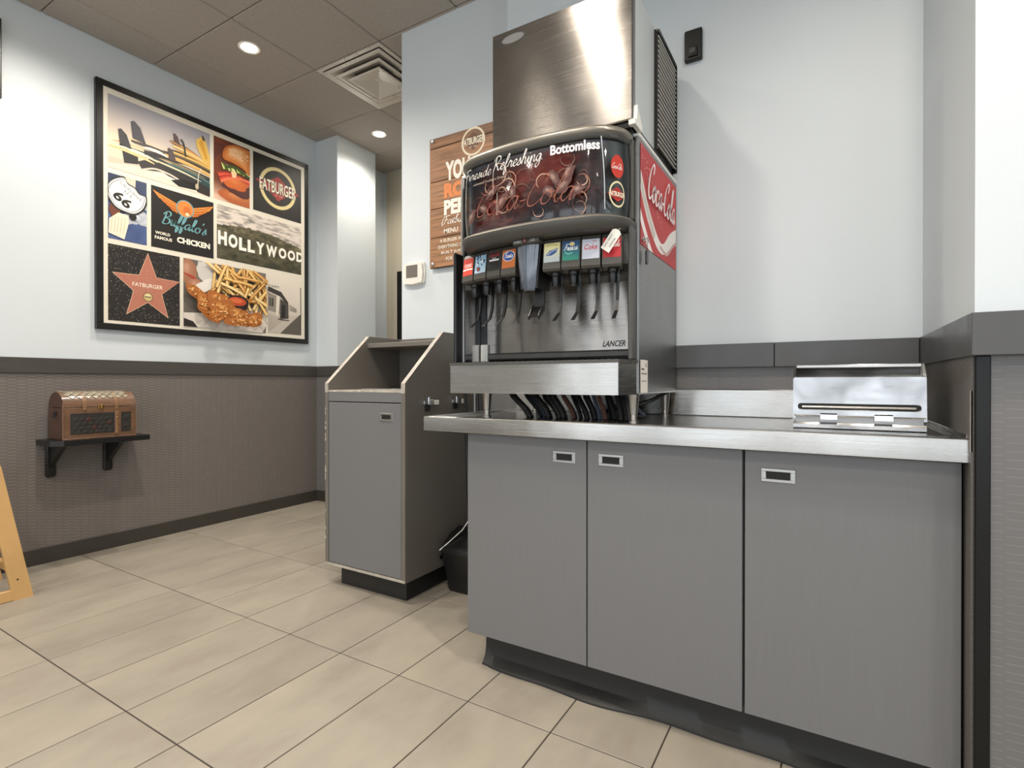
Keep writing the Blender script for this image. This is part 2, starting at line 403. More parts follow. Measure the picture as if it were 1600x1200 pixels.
G = {
 'o': ([[(.55, .98), (.2, .8), (.08, .4), (.25, .05), (.6, .05), (.82, .45), (.7, .88), (.5, .95), (.7, .75), (1.05, .85)]], 1.0),
 'c': ([[(.75, .8), (.55, .98), (.2, .75), (.08, .35), (.3, .02), (.65, .1), (1.0, .5)]], .9),
 'a': ([[(.8, .85), (.5, .98), (.15, .7), (.08, .3), (.3, .02), (.6, .25), (.85, .95), (.78, .3), (.9, .02), (1.2, .35)]], 1.1),
 'l': ([[(0, .3), (.35, 1.2), (.5, 2.0), (.3, 2.1), (.15, 1.4), (.15, .4), (.35, .02), (.7, .35)]], .6),
 '-': ([[(0, .5), (.5, .55)]], .55),
 'C': ([[(1.1, 1.6), (1.25, 2.05), (.9, 2.15), (.35, 1.6), (.1, .8), (.3, .1), (.8, .05), (1.3, .5)]], 1.2),
 'F': ([[(.4, 2.0), (.35, 1.0), (.1, 0)], [(-.1, 1.8), (.4, 2.1), (1.2, 2.1)], [(.1, 1.1), (.9, 1.15)]], 1.0),
 'R': ([[(.3, 2.0), (.25, 1.0), (.1, 0)], [(-.1, 1.5), (.3, 2.1), (.9, 2.1), (1.05, 1.6), (.6, 1.1), (.3, 1.05), (.7, .6), (1.0, .05), (1.4, .3)]], 1.3),
 'B': ([[(.3, 2.0), (.25, 1.0), (.1, 0)], [(-.1, 1.5), (.3, 2.1), (.85, 2.1), (.95, 1.55), (.4, 1.1), (.95, .95), (1.05, .35), (.6, 0), (.1, .05)]], 1.25),
 'e': ([[(0, .3), (.5, .55), (.65, .85), (.4, .98), (.15, .6), (.2, .1), (.5, .02), (.9, .4)]], .8),
 'f': ([[(0, .2), (.4, 1.1), (.55, 1.9), (.35, 2.05), (.2, 1.2), (.1, -.6), (.25, -.85), (.4, -.3), (.3, .05), (.75, .35)]], .65),
 'r': ([[(0, .2), (.2, .9), (.3, 1.05), (.35, .85), (.6, .85), (.55, .4), (.65, .05), (.95, .3)]], .8),
 's': ([[(0, .1), (.3, .7), (.4, 1.05), (.5, .6), (.55, .2), (.3, .0), (.05, .12)], [(.3, 0), (.8, .3)]], .7),
 'h': ([[(0, .3), (.35, 1.3), (.45, 2.0), (.28, 2.1), (.18, 1.2), (.15, 0), (.2, .6), (.5, .98), (.65, .7), (.65, .15), (.8, .02), (1.05, .35)]], .95),
 'i': ([[(0, .3), (.2, .95), (.2, .2), (.35, .02), (.6, .3)], [(.25, 1.35), (.32, 1.45)]], .5),
 'd': ([[(.75, .85), (.45, .98), (.12, .6), (.2, .05), (.5, .1), (.75, .9), (.95, 2.0), (.75, .4), (.85, .02), (1.1, .35)]], 1.0),
 'n': ([[(0, .4), (.15, .95), (.15, 0), (.3, .7), (.55, .98), (.68, .7), (.68, .15), (.85, .02), (1.05, .35)]], .95),
 'g': ([[(.75, .85), (.45, .98), (.12, .6), (.2, .1), (.5, .1), (.75, .9), (.7, -.5), (.4, -.9), (.2, -.5), (.95, .35)]], .9),
 'u': ([[(0, .4), (.15, .95), (.12, .3), (.3, .02), (.55, .3), (.68, .95), (.65, .2), (.8, .02), (1.05, .35)]], .95),
 't': ([[(0, .3), (.3, 1.5), (.2, .4), (.35, .02), (.7, .35)], [(.0, 1.05), (.55, 1.1)]], .6),
 'b': ([[(0, .3), (.35, 1.3), (.45, 2.0), (.28, 2.1), (.15, 1.0), (.15, .2), (.4, 0), (.65, .4), (.5, .85), (.4, .6), (.9, .7)]], .85),
 "'": ([[(.15, 2.0), (.1, 1.6)]], .3), ' ': ([], .6), '.': ([[(.1, .05), (.2, .08)]], .4), '(': ([[(.4, 2.1), (.1, 1.2), (.15, .2), (.4, -.3)]], .5),
}

class Print:
    """flat (or gently curved) print: layered coloured faces on a surface given by fmap(u, v, lift)"""
    def __init__(s, fmap, step=.00012): s.mb = MB(); s.fmap = fmap; s.h = 0; s.step = step
    def up(s): s.h += s.step
    def poly(s, pts, col, up=True):
        if up: s.up()
        s.mb.add([s.fmap(u, v, s.h) for u, v in pts], [list(range(len(pts)))], [lin(col)])
    def fan(s, c, pts, cc, ce):
        s.up(); n = len(pts); vs = [s.fmap(c[0], c[1], s.h)] + [s.fmap(u, v, s.h) for u, v in pts]
        fs = [(0, 1 + i, 1 + (i + 1) % n) for i in range(n)]
        s.mb.add(vs, fs, [(lin(cc), lin(ce), lin(ce))] * n)
    def rect(s, u0, v0, u1, v1, col, up=True): s.poly([(u0, v0), (u1, v0), (u1, v1), (u0, v1)], col, up)
    def ell(s, cx, cy, rx, ry, col, n=28, rot=0, a0=0, a1=2 * pi, up=True):
        s.poly([(cx + rx * cos(t) * cos(rot) - ry * sin(t) * sin(rot), cy + rx * cos(t) * sin(rot) + ry * sin(t) * cos(rot)) for t in [a0 + (a1 - a0) * k / n for k in range(n)]], col, up)
    def ring(s, cx, cy, r0, r1, col, n=40, sx=1.0):
        s.up(); vs = []; 
        for k in range(n):
            t = 2 * pi * k / n
            for r in (r0, r1): vs.append(s.fmap(cx + r * sx * cos(t), cy + r * sin(t), s.h))
        s.mb.add(vs, [(2 * k, 2 * k + 1, (2 * k + 3) % (2 * n), (2 * k + 2) % (2 * n)) for k in range(n)], [lin(col)] * n)
    def stroke(s, pts, w, col, n=6, nib=None, closed=False, up=True, taper=False):
        if up: s.up()
        P = catmull(pts, n, closed); L = len(P); vs = []
        for i in range(L):
            d = (P[min(i + 1, L - 1)] - P[max(i - 1, 0)]); d = d.normalized() if d.length > 1e-9 else Vector((1, 0))
            ww = w
            if nib is not None: ww = w * (.3 + .7 * abs(sin(math.atan2(d.y, d.x) - nib)))
            if taper: ww *= .25 + .75 * sin(pi * min(1, max(0, i / (L - 1))))
            q = Vector((-d.y, d.x)) * ww * .5
            for p in (P[i] + q, P[i] - q): vs.append(s.fmap(p.x, p.y, s.h))
        s.mb.add(vs, [(2 * i, 2 * i + 1, 2 * i + 3, 2 * i + 2) for i in range(L - 1)], [lin(col)] * (L - 1))
    def text(s, t, u, v, hgt, col, width=None, bold=.0, shear=0, rot=0, anchor='c', spacing=1.0, ghost=None, arch=0):
        vs, fs, w, h = text2d(t, bold, spacing); sy = hgt / h; sx = (width / w) if width else sy
        ox = {'c': -w / 2, 'l': 0, 'r': -w}[anchor]
        s.up(); out = []
        for x, y in vs:
            a = (x + ox) * sx; b = y * sy - hgt / 2
            if arch: b += arch * (1 - (2 * a / (w * sx)) ** 2)
            a += shear * b
            out.append(s.fmap(u + a * cos(rot) - b * sin(rot), v + a * sin(rot) + b * cos(rot), s.h))
        s.mb.add(out, fs, [lin(col)] * len(fs))
    def script(s, t, u, v, xh, col, w, slant=.35, rot=0, nib=.6, width=None, n=5):
        adv = sum(G[c][1] for c in t); k = (width / adv / xh) if width else 1.0; x = 0; s.up()
        for c in t:
            for st in G[c][0]:
                q = []
                for (a, b) in st:
                    X = (x + a) * xh * k + slant * b * xh; Y = b * xh
                    q.append((u + X * cos(rot) - Y * sin(rot), v + X * sin(rot) + Y * cos(rot)))
                s.stroke(q, w, col, n=n, nib=nib, up=False)
            x += G[c][1]
        s.h += s.step
    def raster(s, u0, v0, u1, v1, nx, ny, fn):
        s.up(); vs = []; cs = []
        for j in range(ny + 1):
            for i in range(nx + 1):
                a, b = i / nx, j / ny; vs.append(s.fmap(u0 + (u1 - u0) * a, v0 + (v1 - v0) * b, s.h)); cs.append(lin([max(0, min(255, q)) for q in fn(a, b)]))
        fs = []; fc = []
        for j in range(ny):
            for i in range(nx):
                q = j * (nx + 1) + i; f = (q, q + 1, q + nx + 2, q + nx + 1); fs.append(f); fc.append(tuple(cs[k] for k in f))
        s.mb.add(vs, fs, fc)
    def build(s, name, parent, m='print', label=None): return s.mb.build(name, M[m], parent, smooth=0, recalc=False, cols=True, label=label)

def fbm(x, y, z=0, o=4):
    r = 0; a = .5
    for _ in range(o): r += a * mnoise.noise(Vector((x, y, z))); x *= 2.03; y *= 2.03; a *= .5
    return r
def mixc(a, b, t):
    t = max(0, min(1, t))
    if isinstance(a, str): a = tuple(int(a[i:i+2], 16) for i in (0, 2, 4))
    if isinstance(b, str): b = tuple(int(b[i:i+2], 16) for i in (0, 2, 4))
    return tuple(a[i] + (b[i] - a[i]) * t for i in range(3))

# =================================================================== STRUCTURE
def struct(name, mb, m, parent=None, **k):
    o = mb.build(name, m, parent, **k)
    if not parent: o['kind'] = 'structure'
    return o
XL, YF, XR, YR = -3.93, 4.02, 3.0, -3.5          # left wall, far end wall, right wall, rear wall
WX, WY, WF = .286, 2.285, 1.545                  # niche side wall, niche back wall, front face of the right wall
SX, SY = -2.254, 2.46                            # wall with the sign
floor = struct('floor', MB().box(XL - .1, XR + .1, YR - .3, YF + .1, -.06, -.003), M['grout'])
# floor tiles 12 x 24 in, long side along y
TA, TB, GJ = .305, .6054, .0045
x_off, y_off = -3.1543, 1.4283
tm = None
def blocked(x0, x1, y0, y1):
    return (x0 > WX and y0 > WF) or (x0 > SX and y0 > WY + .2)
for i in range(-4, 22):
    for j in range(-9, 6):
        x0, x1 = x_off + i * TA, x_off + (i + 1) * TA; y0, y1 = y_off + j * TB, y_off + (j + 1) * TB
        x0, x1, y0, y1 = max(x0, XL), min(x1, XR), max(y0, YR), min(y1, YF)
        if x1 - x0 < .01 or y1 - y0 < .01 or blocked(x0, x1, y0, y1): continue
        # only tiles the camera (or a step to its side) could see
        if y1 < -1.3 or x0 > 1.6: continue
        full = abs(x1 - x0 - TA) < 1e-6 and abs(y1 - y0 - TB) < 1e-6
        if full and tm:
            t = tm.copy(); COL.objects.link(t); t.location = (x0, y0, 0)
        else:
            mb = MB().cbox(x0 + GJ / 2, x1 - GJ / 2, y0 + GJ / 2, y1 - GJ / 2, -.008, 0, .0012)
            if full:
                mb = MB().cbox(GJ / 2, TA - GJ / 2, GJ / 2, TB - GJ / 2, -.008, 0, .0012)
                t = mb.build('tile', M['tile'], floor, smooth=0); t.location = (x0, y0, 0); tm = t
            else: t = mb.build('tile', M['tile'], floor, smooth=0)
# remaining floor behind and beside the camera: one joined surface of the same tiles
mb = MB()
for i in range(-4, 22):
    for j in range(-9, 6):
        x0, x1 = x_off + i * TA, x_off + (i + 1) * TA; y0, y1 = y_off + j * TB, y_off + (j + 1) * TB
        x0, x1, y0, y1 = max(x0, XL), min(x1, XR), max(y0, YR), min(y1, YF)
        if x1 - x0 < .01 or y1 - y0 < .01 or blocked(x0, x1, y0, y1): continue
        if y1 < -1.3 or x0 > 1.6: mb.cbox(x0 + GJ / 2, x1 - GJ / 2, y0 + GJ / 2, y1 - GJ / 2, -.008, 0, .0012)
o = mb.build('tile_surface', M['tile'], floor, smooth=0); o['kind'] = 'stuff'

# ceiling: taupe lay-in tiles in a grid
ceiling = struct('ceiling', MB().box(XL - .1, XR + .1, YR - .3, YF + .1, CEIL + .02, CEIL + .08), M['ceil_grid'])
cx0, cy0, CT = -3.03, 2.445, .6
ctm = None
gr = MB()
VENTCELL = (0, 0)
for i in range(-2, 11):
    for j in range(-10, 3):
        x0, x1 = cx0 + i * CT, cx0 + (i + 1) * CT; y0, y1 = cy0 + j * CT, cy0 + (j + 1) * CT
        x0, x1, y0, y1 = max(x0, XL), min(x1, XR), max(y0, YR), min(y1, YF)
        if x1 - x0 < .02 or y1 - y0 < .02 or (i, j) == VENTCELL: continue
        full = x1 - x0 > .599 and y1 - y0 > .599
        if full and ctm:
            t = ctm.copy(); COL.objects.link(t); t.location = (x0, y0, 0)
        else:
            ox, oy = (x0, y0) if not full else (0, 0); sx, sy = x1 - x0, y1 - y0
            mb = MB().cbox(ox + .002, ox + sx - .002, oy + .002, oy + sy - .002, CEIL, CEIL + .016, .006)
            t = mb.build('ceiling_tile', M['ceil'], ceiling, smooth=0)
            if full: t.location = (x0, y0, 0); ctm = t

def wains(parent, mb, m): return mb.build('wainscot_panel', m, parent, smooth=0)
wl = struct('wall_left', MB().box(XL - .1, XL, YR - .1, YF + .1, 0, CEIL + .02), M['wall'])
wains(wl, MB().box(XL, XL + .006, YR, 3.18, .09, 1.115), M['wc_y'])
# pillar at the end of the left wall
PX, PY0, PY1 = -3.66, 3.18, 3.632
wp = struct('wall_pillar', MB().box(XL, PX, PY0, PY1, 0, CEIL), M['wall'])
wains(wp, MB().box(XL + .006, PX + .006, PY0 - .006, PY0, .09, 1.115).box(PX, PX + .006, PY0 - .006, PY1, .09, 1.115), M['wc_x'])
wf = struct('wall_far', MB().box(XL - .1, SX + .2, YF, YF + .1, 0, CEIL + .02), M['wall'])
MBp = MB().box(-3.885, SX, YF - .012, YF, 0, CEIL); MBp.build('beige_wall_panel', M['beige_panel'], wf, smooth=0)
struct('wall_passage', MB().box(SX, SX + .1, SY + .1, YF, 0, CEIL), M['wall'])
wb = struct('wall_back', MB().box(SX, -1.38, SY, SY + .1, 0, CEIL + .01), M['wall'])
wains(wb, MB().box(-1.70, -1.386, SY - .006, SY, .09, 1.115), M['wc_x'])
wn = struct('wall_niche', MB().box(-1.385, WX + .1, WY, WY + .275, 0, CEIL + .01), M['wall'])
wains(wn, MB().box(-1.385, WX, WY - .006, WY, 0.5, 1.125), M['wc_x'])
wr = struct('wall_right', MB().box(WX, XR + .1, WF, WY + .275, 0, CEIL + .01), M['wall'])
wains(wr, MB().box(WX - .006, WX, WF, WY - .006, .0, 1.125), M['wc_y2'])
wains(wr, MB().box(WX + .026, XR, WF - .006, WF, .0, 1.125), M['wc_x'])
struct('wall_side', MB().box(XR, XR + .1, YR - .1, -2.6, 0, CEIL + .02).box(XR, XR + .1, .6, WF, 0, CEIL + .02).box(XR, XR + .1, -2.6, .6, 0, .35).box(XR, XR + .1, -2.6, .6, 2.75, CEIL + .02), M['wall'])
mb = MB(); xs = [XL] + [v for w in WIN_REAR for v in w] + [XR]
for k in range(0, len(xs), 2): mb.box(xs[k], xs[k + 1], YR - .12, YR, 0, CEIL + .02)
for a, b in WIN_REAR: mb.box(a, b, YR - .12, YR, 0, .35).box(a, b, YR - .12, YR, 2.75, CEIL + .02)
struct('wall_rear', mb, M['wall'])
for k, (a, b) in enumerate(WIN_REAR):
    f = MB()
    for q in ((a, a + .05, .35, 2.75), (b - .05, b, .35, 2.75), (a, b, .35, .4), (a, b, 2.7, 2.75), (a, b, 2.1, 2.14), ((a + b) / 2 - .025, (a + b) / 2 + .025, .35, 2.75), (a, b, .95, 1.0)): f.box(q[0], q[1], YR - .09, YR - .03, q[2], q[3])  # middle mullions added to break up the reflections in the steel
    w = struct('window_%d' % (k + 1), f, M['rail'])
f = MB()
for q in ((-2.6, -2.55), (.55, .6), (-1.03, -.97)): f.box(XR + .03, XR + .09, q[0], q[1], .35, 2.75)
f.box(XR + .03, XR + .09, -2.6, .6, .35, .4).box(XR + .03, XR + .09, -2.6, .6, 2.7, 2.75)
struct('window_5', f, M['rail'])
# ground outside the storefront
struct('road', MB().box(-14, 14, -16, YR - .3, -.2, -.1), M['asphalt'])

# chair rails, baseboards, corner guard
RZ0, RZ1 = 1.111, 1.2
def rail(name, mb, m='rail'): return struct(name, mb, M[m], smooth=0)
rail('trim_1', MB().cbox(XL, XL + .016, YR, 3.164, RZ0, RZ1, .002))
rail('trim_2', MB().cbox(XL, PX + .016, PY0 - .016, PY0, RZ0, RZ1, .002))
rail('trim_3', MB().cbox(PX, PX + .016, PY0, PY1, RZ0, RZ1, .002))
rail('trim_4', MB().cbox(-1.71, -1.386, SY - .016, SY, RZ0, RZ1, .002))
NZ0, NZ1 = 1.117, 1.211
rail('trim_5', MB().cbox(-1.385, -.171, WY - .033, WY, NZ0, NZ1, .002), 'rail_grey')
rail('trim_6', MB().cbox(-.1695, WX - .0125, WY - .033, WY, NZ0, NZ1, .002), 'rail_grey')
rail('trim_7', MB().cbox(WX - .0115, WX, WF + .0005, WY - .001, NZ0, NZ1, .0008), 'rail_grey')
rail('trim_8', MB().cbox(WX - .0115, XR, WF - .035, WF, NZ0, NZ1 , .0012), 'rail_grey')
rail('trim_9', MB().cbox(WX - .001, WX + .026, WF - .012, WF + .0, 0, NZ0, .002), 'black_strip')
rail('trim_10', MB().cbox(WX - .0065, WX - .002, WF, WF + .008, .9, 1.04, .001), 'lam_edge')
b = rail('baseboard_left', MB().cbox(XL, XL + .013, YR, 3.167, 0, .094, .003), 'base')
rail('baseboard_pillar', MB().cbox(XL, PX + .013, PY0 - .013, PY0, 0, .094, .003).cbox(PX, PX + .013, PY0 - .013, PY1, 0, .094, .003), 'base')
rail('baseboard_back', MB().cbox(-1.70, -1.386, SY - .013, SY, 0, .094, .003), 'base')
rail('baseboard_right', MB().cbox(WX + .027, XR, WF - .018, WF - .007, 0, .1, .003), 'rubber')
# dark door frame in the far wall of the passage
d = struct('door_1', MB().cbox(-3.71, -3.66, YF - .045, YF - .0125, 0, 2.17, .002).cbox(-2.83, -2.78, YF - .045, YF - .0125, 0, 2.17, .002).cbox(-3.66, -2.83, YF - .045, YF - .0125, 2.12, 2.17, .002), M['black'])
MB().cbox(-3.658, -2.832, YF - .035, YF - .014, .005, 2.118, .002).build('door_leaf', M['lam'], d, smooth=0)
MB().tube([(-2.9, YF - .035, 1.0), (-2.9, YF - .08, 1.0), (-3.0, YF - .08, 1.0)], .009).build('door_handle', M['satin'], d)

# =================================================================== CEILING FITTINGS
v = thing('ceiling_vent', (-2.73, 2.745, CEIL), 'square taupe louvred air diffuser set in the ceiling', 'vent')
def sqring(mb, a0, z0, a1, z1, cx=-2.73, cy=2.745):
    vs = [(cx + s * a0, cy + t * a0, z0) for s, t in ((-1, -1), (1, -1), (1, 1), (-1, 1))] + [(cx + s * a1, cy + t * a1, z1) for s, t in ((-1, -1), (1, -1), (1, 1), (-1, 1))]
    mb.add(vs, [(i, (i + 1) % 4, 4 + (i + 1) % 4, 4 + i) for i in range(4)])
def cone(name, rings):
    mb = MB()
    for (a0, z0), (a1, z1) in zip(rings[:-1], rings[1:]): sqring(mb, a0, z0, a1, z1)
    return mb.build(name, M['vent'], v, smooth=0)
cone('frame', [(.297, CEIL + .012), (.297, CEIL - .004), (.27, CEIL - .004), (.262, CEIL + .01), (.262, CEIL + .018)])
cone('louvre', [(.262, CEIL - .008), (.258, CEIL - .012), (.235, CEIL - .012), (.175, CEIL + .016), (.18, CEIL + .018), (.24, CEIL - .006), (.262, CEIL - .008)])
cone('louvre', [(.207, CEIL - .022), (.203, CEIL - .026), (.185, CEIL - .026), (.12, CEIL + .008), (.125, CEIL + .011), (.187, CEIL - .019), (.207, CEIL - .022)])
cone('louvre', [(.15, CEIL - .034), (.146, CEIL - .038), (.135, CEIL - .038), (.02, CEIL - .010), (.015, CEIL - .006), (.137, CEIL - .03), (.15, CEIL - .034)])
MB().box(-2.73 - .02, -2.73 + .02, 2.745 - .02, 2.745 + .02, CEIL - .011, CEIL - .004).build('centre_screw_plate', M['vent'], v)
MB().box(-2.73 - .262, -2.73 + .262, 2.745 - .262, 2.745 + .262, CEIL + .017, CEIL + .0195).build('duct_back', M['ventd'], v)
for sx in (-1, 1):
    for (q, zz) in ((.22, -.012), (.165, -.024)): MB().box(-2.73 + sx * q - .006, -2.73 + sx * q + .006, 2.72, 2.77, CEIL + zz + .004, CEIL + .018).build('spacer', M['vent'], v)

cl = ['small round recessed downlight over the passage, nearest the pillar', 'bright round recessed downlight in the ceiling above the big poster', 'round recessed downlight by the left wall, over the wooden high chair',
      'unseen recessed downlight over the open floor, one row behind the waste cabinet light', 'round recessed downlight in front of the waste cabinet',
      'round recessed downlight in front of the soda machine', 'round recessed downlight in front of the ice bin', 'unseen recessed downlight over the middle of the open floor',
      'unseen recessed downlight in front of the right wall', 'unseen recessed downlight in the corner of the room by the side window', 'unseen recessed downlight in the rear corner by the left wall']
proto = None
for k, (x, y) in enumerate(CANS):
    lab = cl[k]
    if not proto:
        t = thing('downlight', (x, y, CEIL), lab, 'light', 'recessed downlights')
        MB().lathe([(.050, CEIL + .001), (.050, CEIL - .004), (.063, CEIL - .006), (.066, CEIL - .003), (.066, CEIL + .001)], x, y, 32).build('trim_ring', M['white_t'], t)
        MB().lathe([(.047, CEIL - .0035), (.047, CEIL - .0045), (.03, CEIL - .0065), (.001, CEIL - .007)], x, y, 32).build('lens', M['glow'], t)
        proto = t; kids = list(t.children)
    else:
        t = proto.copy(); COL.objects.link(t); t.location = (x, y, CEIL); t['label'] = lab
        for c in kids: copyo(c, t)

# =================================================================== COLLAGE POSTER ON THE LEFT WALL
PYA, PYB, PZA, PZB = 1.503, 3.070, 1.393, 2.962
XP = -3.902
poster = thing('collage_poster', (XL, (PYA + PYB) / 2, PZA), 'large black-framed square collage of nine food and street photographs', 'poster')
fr = MB()
fw = .040
MB().cbox(XL, XP + .002, PYA, PYB, PZA, PZA + fw, .003).build('frame_bar', M['black'], poster, smooth=0)
MB().cbox(XL, XP + .002, PYA, PYB, PZB - fw, PZB, .003).build('frame_bar', M['black'], poster, smooth=0)
MB().cbox(XL, XP + .002, PYA, PYA + fw, PZA + fw, PZB - fw, .003).build('frame_bar', M['black'], poster, smooth=0)
MB().cbox(XL, XP + .002, PYB - fw, PYB, PZA + fw, PZB - fw, .003).build('frame_bar', M['black'], poster, smooth=0)
M['mat_w'] = mat('cream_print_border', 'ddd6c6', .5)
MB().box(XL, XP - .001, PYA + fw, PYB - fw, PZA + fw, PZB - fw).build('backing_board', M['mat_w'], poster, smooth=0)

class Panel(Print):
    def __init__(s, y0, y1, z0, z1):
        s.w, s.hh = y1 - y0, z1 - z0
        def f(u, v, h): return (XP + .0002 + h, y0 + min(s.w, max(0, u)), z0 + min(s.hh, max(0, v)))
        super().__init__(f)
    def q(s, pts): return [(a * s.w, b * s.hh) for a, b in pts]
    def pp(s, pts, col): s.poly(s.q(pts), col)
    def st(s, pts, w, col, **k): s.stroke(s.q(pts), w, col, **k)

def blob(p, cx, cy, rx, ry, col, seed, n=26, amp=.14, rot=0):
    pts = []
    for k in range(n):
        t = 2 * pi * k / n; r = 1 + amp * 2 * fbm(cos(t) * 1.3 + seed * 7.1, sin(t) * 1.3, seed)
        x, y = rx * r * cos(t), ry * r * sin(t); pts.append((cx + x * cos(rot) - y * sin(rot), cy + x * sin(rot) + y * cos(rot)))
    p.poly(pts, col)
def shaded(p, cx, cy, rx, ry, base, seed, rings=7, light=(-.25, .3), hi='ffffff', k=.55, amp=.12, rot=0):
    """a rounded lump drawn in the photograph as nested lighter shapes"""
    for i in range(rings):
        t = i / rings; s = 1 - t * .85
        blob(p, cx + light[0] * rx * t, cy + light[1] * ry * t, rx * s, ry * s, '%02x%02x%02x' % tuple(int(v) for v in mixc(base, hi, t * t * k)), seed + i * .13, amp=amp, rot=rot)
def hx(c): return '%02x%02x%02x' % tuple(int(max(0, min(255, v))) for v in c)

# --- surfboards on a car roof at dusk
p = Panel(1.567, 2.210, 2.421, 2.885); rnd = random.Random(3)
def sky(a, b):
    c = mixc('e2ccb0', '96949d', (b - .35) / .6); c = mixc(c, 'f0dcbd', max(0, .5 - abs(b - .42) * 3) * (1 - a * .5))
    return mixc(c, '9a98a2', a * .35 * b) if b > .18 else mixc('5f7485', c, b / .18)
p.raster(0, 0, p.w, p.hh, 24, 24, sky)
p.pp([(0, .16), (.3, .12), (.32, 0), (0, 0)], 'c9b9a4'); p.pp([(0, .06), (.25, .13), (.5, .15), (.8, .08), (1, .05), (1, 0), (0, 0)], 'd8cdbb')
p.pp([(.12, .30), (.26, .33), (.27, .16), (.14, .12)], '1c1a1c'); p.pp([(.26, .2), (.42, .33), (.5, .28), (.95, .22), (1, .2), (1, .0), (.86, .02), (.8, .12), (.6, .1), (.5, .16), (.3, .1)], '2a2624')
p.st([(.3, .1), (.42, .17), (.56, .16), (.66, .12)], .012, 'cfc5b4'); p.st([(.4, .08), (.5, .12), (.7, .08)], .01, 'efe6d6')
p.pp([(.58, .08), (.7, .15), (.85, .14), (.84, .04), (.66, .02)], '14110f'); 
for (a0, b0, a1, b1, w, c) in [(.0, .30, .42, .24, .020, 'e6c188'), (.10, .36, 1.0, .26, .040, '2c3436'), (.03, .37, .5, .36, .022, 'f0dcb4'), (.04, .385, .45, .37, .008, 'c8502e'), (.08, .33, .45, .28, .020, 'f3e6c9'),
    (.52, .30, 1.0, .17, .042, '263f40'), (.3, .30, .9, .20, .012, 'd9c7a4'), (.15, .40, .62, .31, .016, 'c9b48c'), (.4, .355, .95, .27, .012, '8a7550'), (.25, .435, .75, .36, .01, 'efe0bf'), (.5, .47, 1.0, .39, .014, '3a2f28'), (.55, .53, 1.0, .46, .01, '2b2622'), (.6, .60, .98, .51, .012, '8a5c2c'), (.55, .315, 1.0, .215, .012, '4f6c69'), (.32, .36, 1.0, .40, .030, '1c1b1d'), (.18, .49, .7, .40, .02, 'e3c596'), (.2, .46, .8, .38, .03, '3a3230'),
    (.52, .42, 1.0, .34, .024, 'c9a25c'), (.56, .49, 1.0, .42, .026, '6a5a3a'), (.56, .50, 1.0, .44, .014, 'd1ab62'), (.57, .66, .95, .50, .034, '2b2420'), (.56, .655, .92, .54, .014, 'c98b48'), (.6, .6, 1.0, .48, .020, 'd8b878'), (.3, .42, .55, .40, .02, 'e9e2d2'), (.62, .55, .98, .46, .012, 'b98a34')]:
    p.st([(a0, b0), (a0 + (a1 - a0) * .3, b0 + (b1 - b0) * .3 + .02), (a0 + (a1 - a0) * .7, b0 + (b1 - b0) * .7 + .02), (a1, b1)], w, c, taper=(a1 < 1))
p.pp([(.84, .82), (.90, .90), (.95, .86), (1, .62), (1, .45), (.93, .5), (.85, .72)], 'd3ac58'); p.pp([(.87, .8), (.91, .86), (.97, .6), (.95, .55)], 'c9922f')
for (a, b, s, c) in [(.13, .36, 1.0, '26242a'), (.25, .50, 1.15, '2e2c38'), (.58, .38, .78, '4a3b3c'), (.63, .66, .62, '4b3430'), (.92, .86, .3, '3a342c')]:
    p.pp([(a - .045 * s, b + .2 * s), (a - .02 * s, b + .22 * s), (a + .03 * s, b + .16 * s), (a + .075 * s, b - .02), (a - .03 * s, b)], c)
p.st([(.68, .74), (.71, .68), (.73, .5)], .012, '1d2a26'); p.st([(.9, .4), (.87, .3), (.86, .1)], .006, 'c9c2b2'); p.ell(.85 * p.w, .1 * p.hh, .012, .02, 'b3a68e')
p.build('photo_print', poster, label='printed photograph of surfboards stacked on a car at dusk')

# --- burger
p = Panel(2.238, 2.521, 2.424, 2.888)
p.raster(0, 0, p.w, p.hh, 16, 20, lambda a, b: mixc(mixc('3a241a', '7a3a22', fbm(a * 3, b * 3, 5) + .6), 'd9b7a0', max(0, (.32 - b) * 3.0) * (1.2 - a)))
p.pp([(0, .62), (.25, .8), (.3, .93), (.05, .9)], '5a2c22')
shaded(p, .75 * p.w, .12 * p.hh, .62 * p.w, .12 * p.hh, 'a9592c', 1, hi='e9b070')
shaded(p, .72 * p.w, .26 * p.hh, .5 * p.w, .11 * p.hh, '4a2420', 2, hi='8a5a48', amp=.3)
shaded(p, .62 * p.w, .36 * p.hh, .38 * p.w, .12 * p.hh, 'c4602a', 3, hi='f0a45a', amp=.3)
for k in range(5): p.st([(.1 + .02 * k, .42 - .03 * k), (.4, .47 - .02 * k), (.7, .44), (1, .40 + .01 * k)], .018, ['b3392a', 'd4533a', 'a32c22', 'c74a33', 'e07050'][k])
for k in range(16):
    a = .2 + .05 * k; p.st([(a, .62 + .03 * rnd.random() - .08 * a), (a + .06, .54), (a + .02 + .1 * rnd.random(), .50 + .04 * rnd.random())], .014, rnd.choice(['8fae4a', 'd6dc8e', 'e8e2a4', '5f7c34', 'c9cf7a', '3c5424']), taper=True)
p.st([(.3, .56), (.6, .6), (1, .5)], .02, '3f4f22'); p.pp([(.45, .52), (.62, .53), (.6, .44), (.5, .42)], 'eec79a')
pts = [(.25, .68), (.24, .8), (.34, .9), (.55, .97), (.8, .97), (1, .93), (1, .56), (.8, .62), (.5, .66)]
P2 = [(v.x, v.y) for v in catmull(pts, 5, True)]
p.pp(P2, 'b8662c')
for i, c in enumerate(['c47636', 'd0884a', 'da9c62', 'e3b184']):
    s = .88 - i * .15; p.pp([(.66 + (a - .66) * s - .02 * i, .82 + (b - .82) * s + .008 * i) for a, b in P2], c)
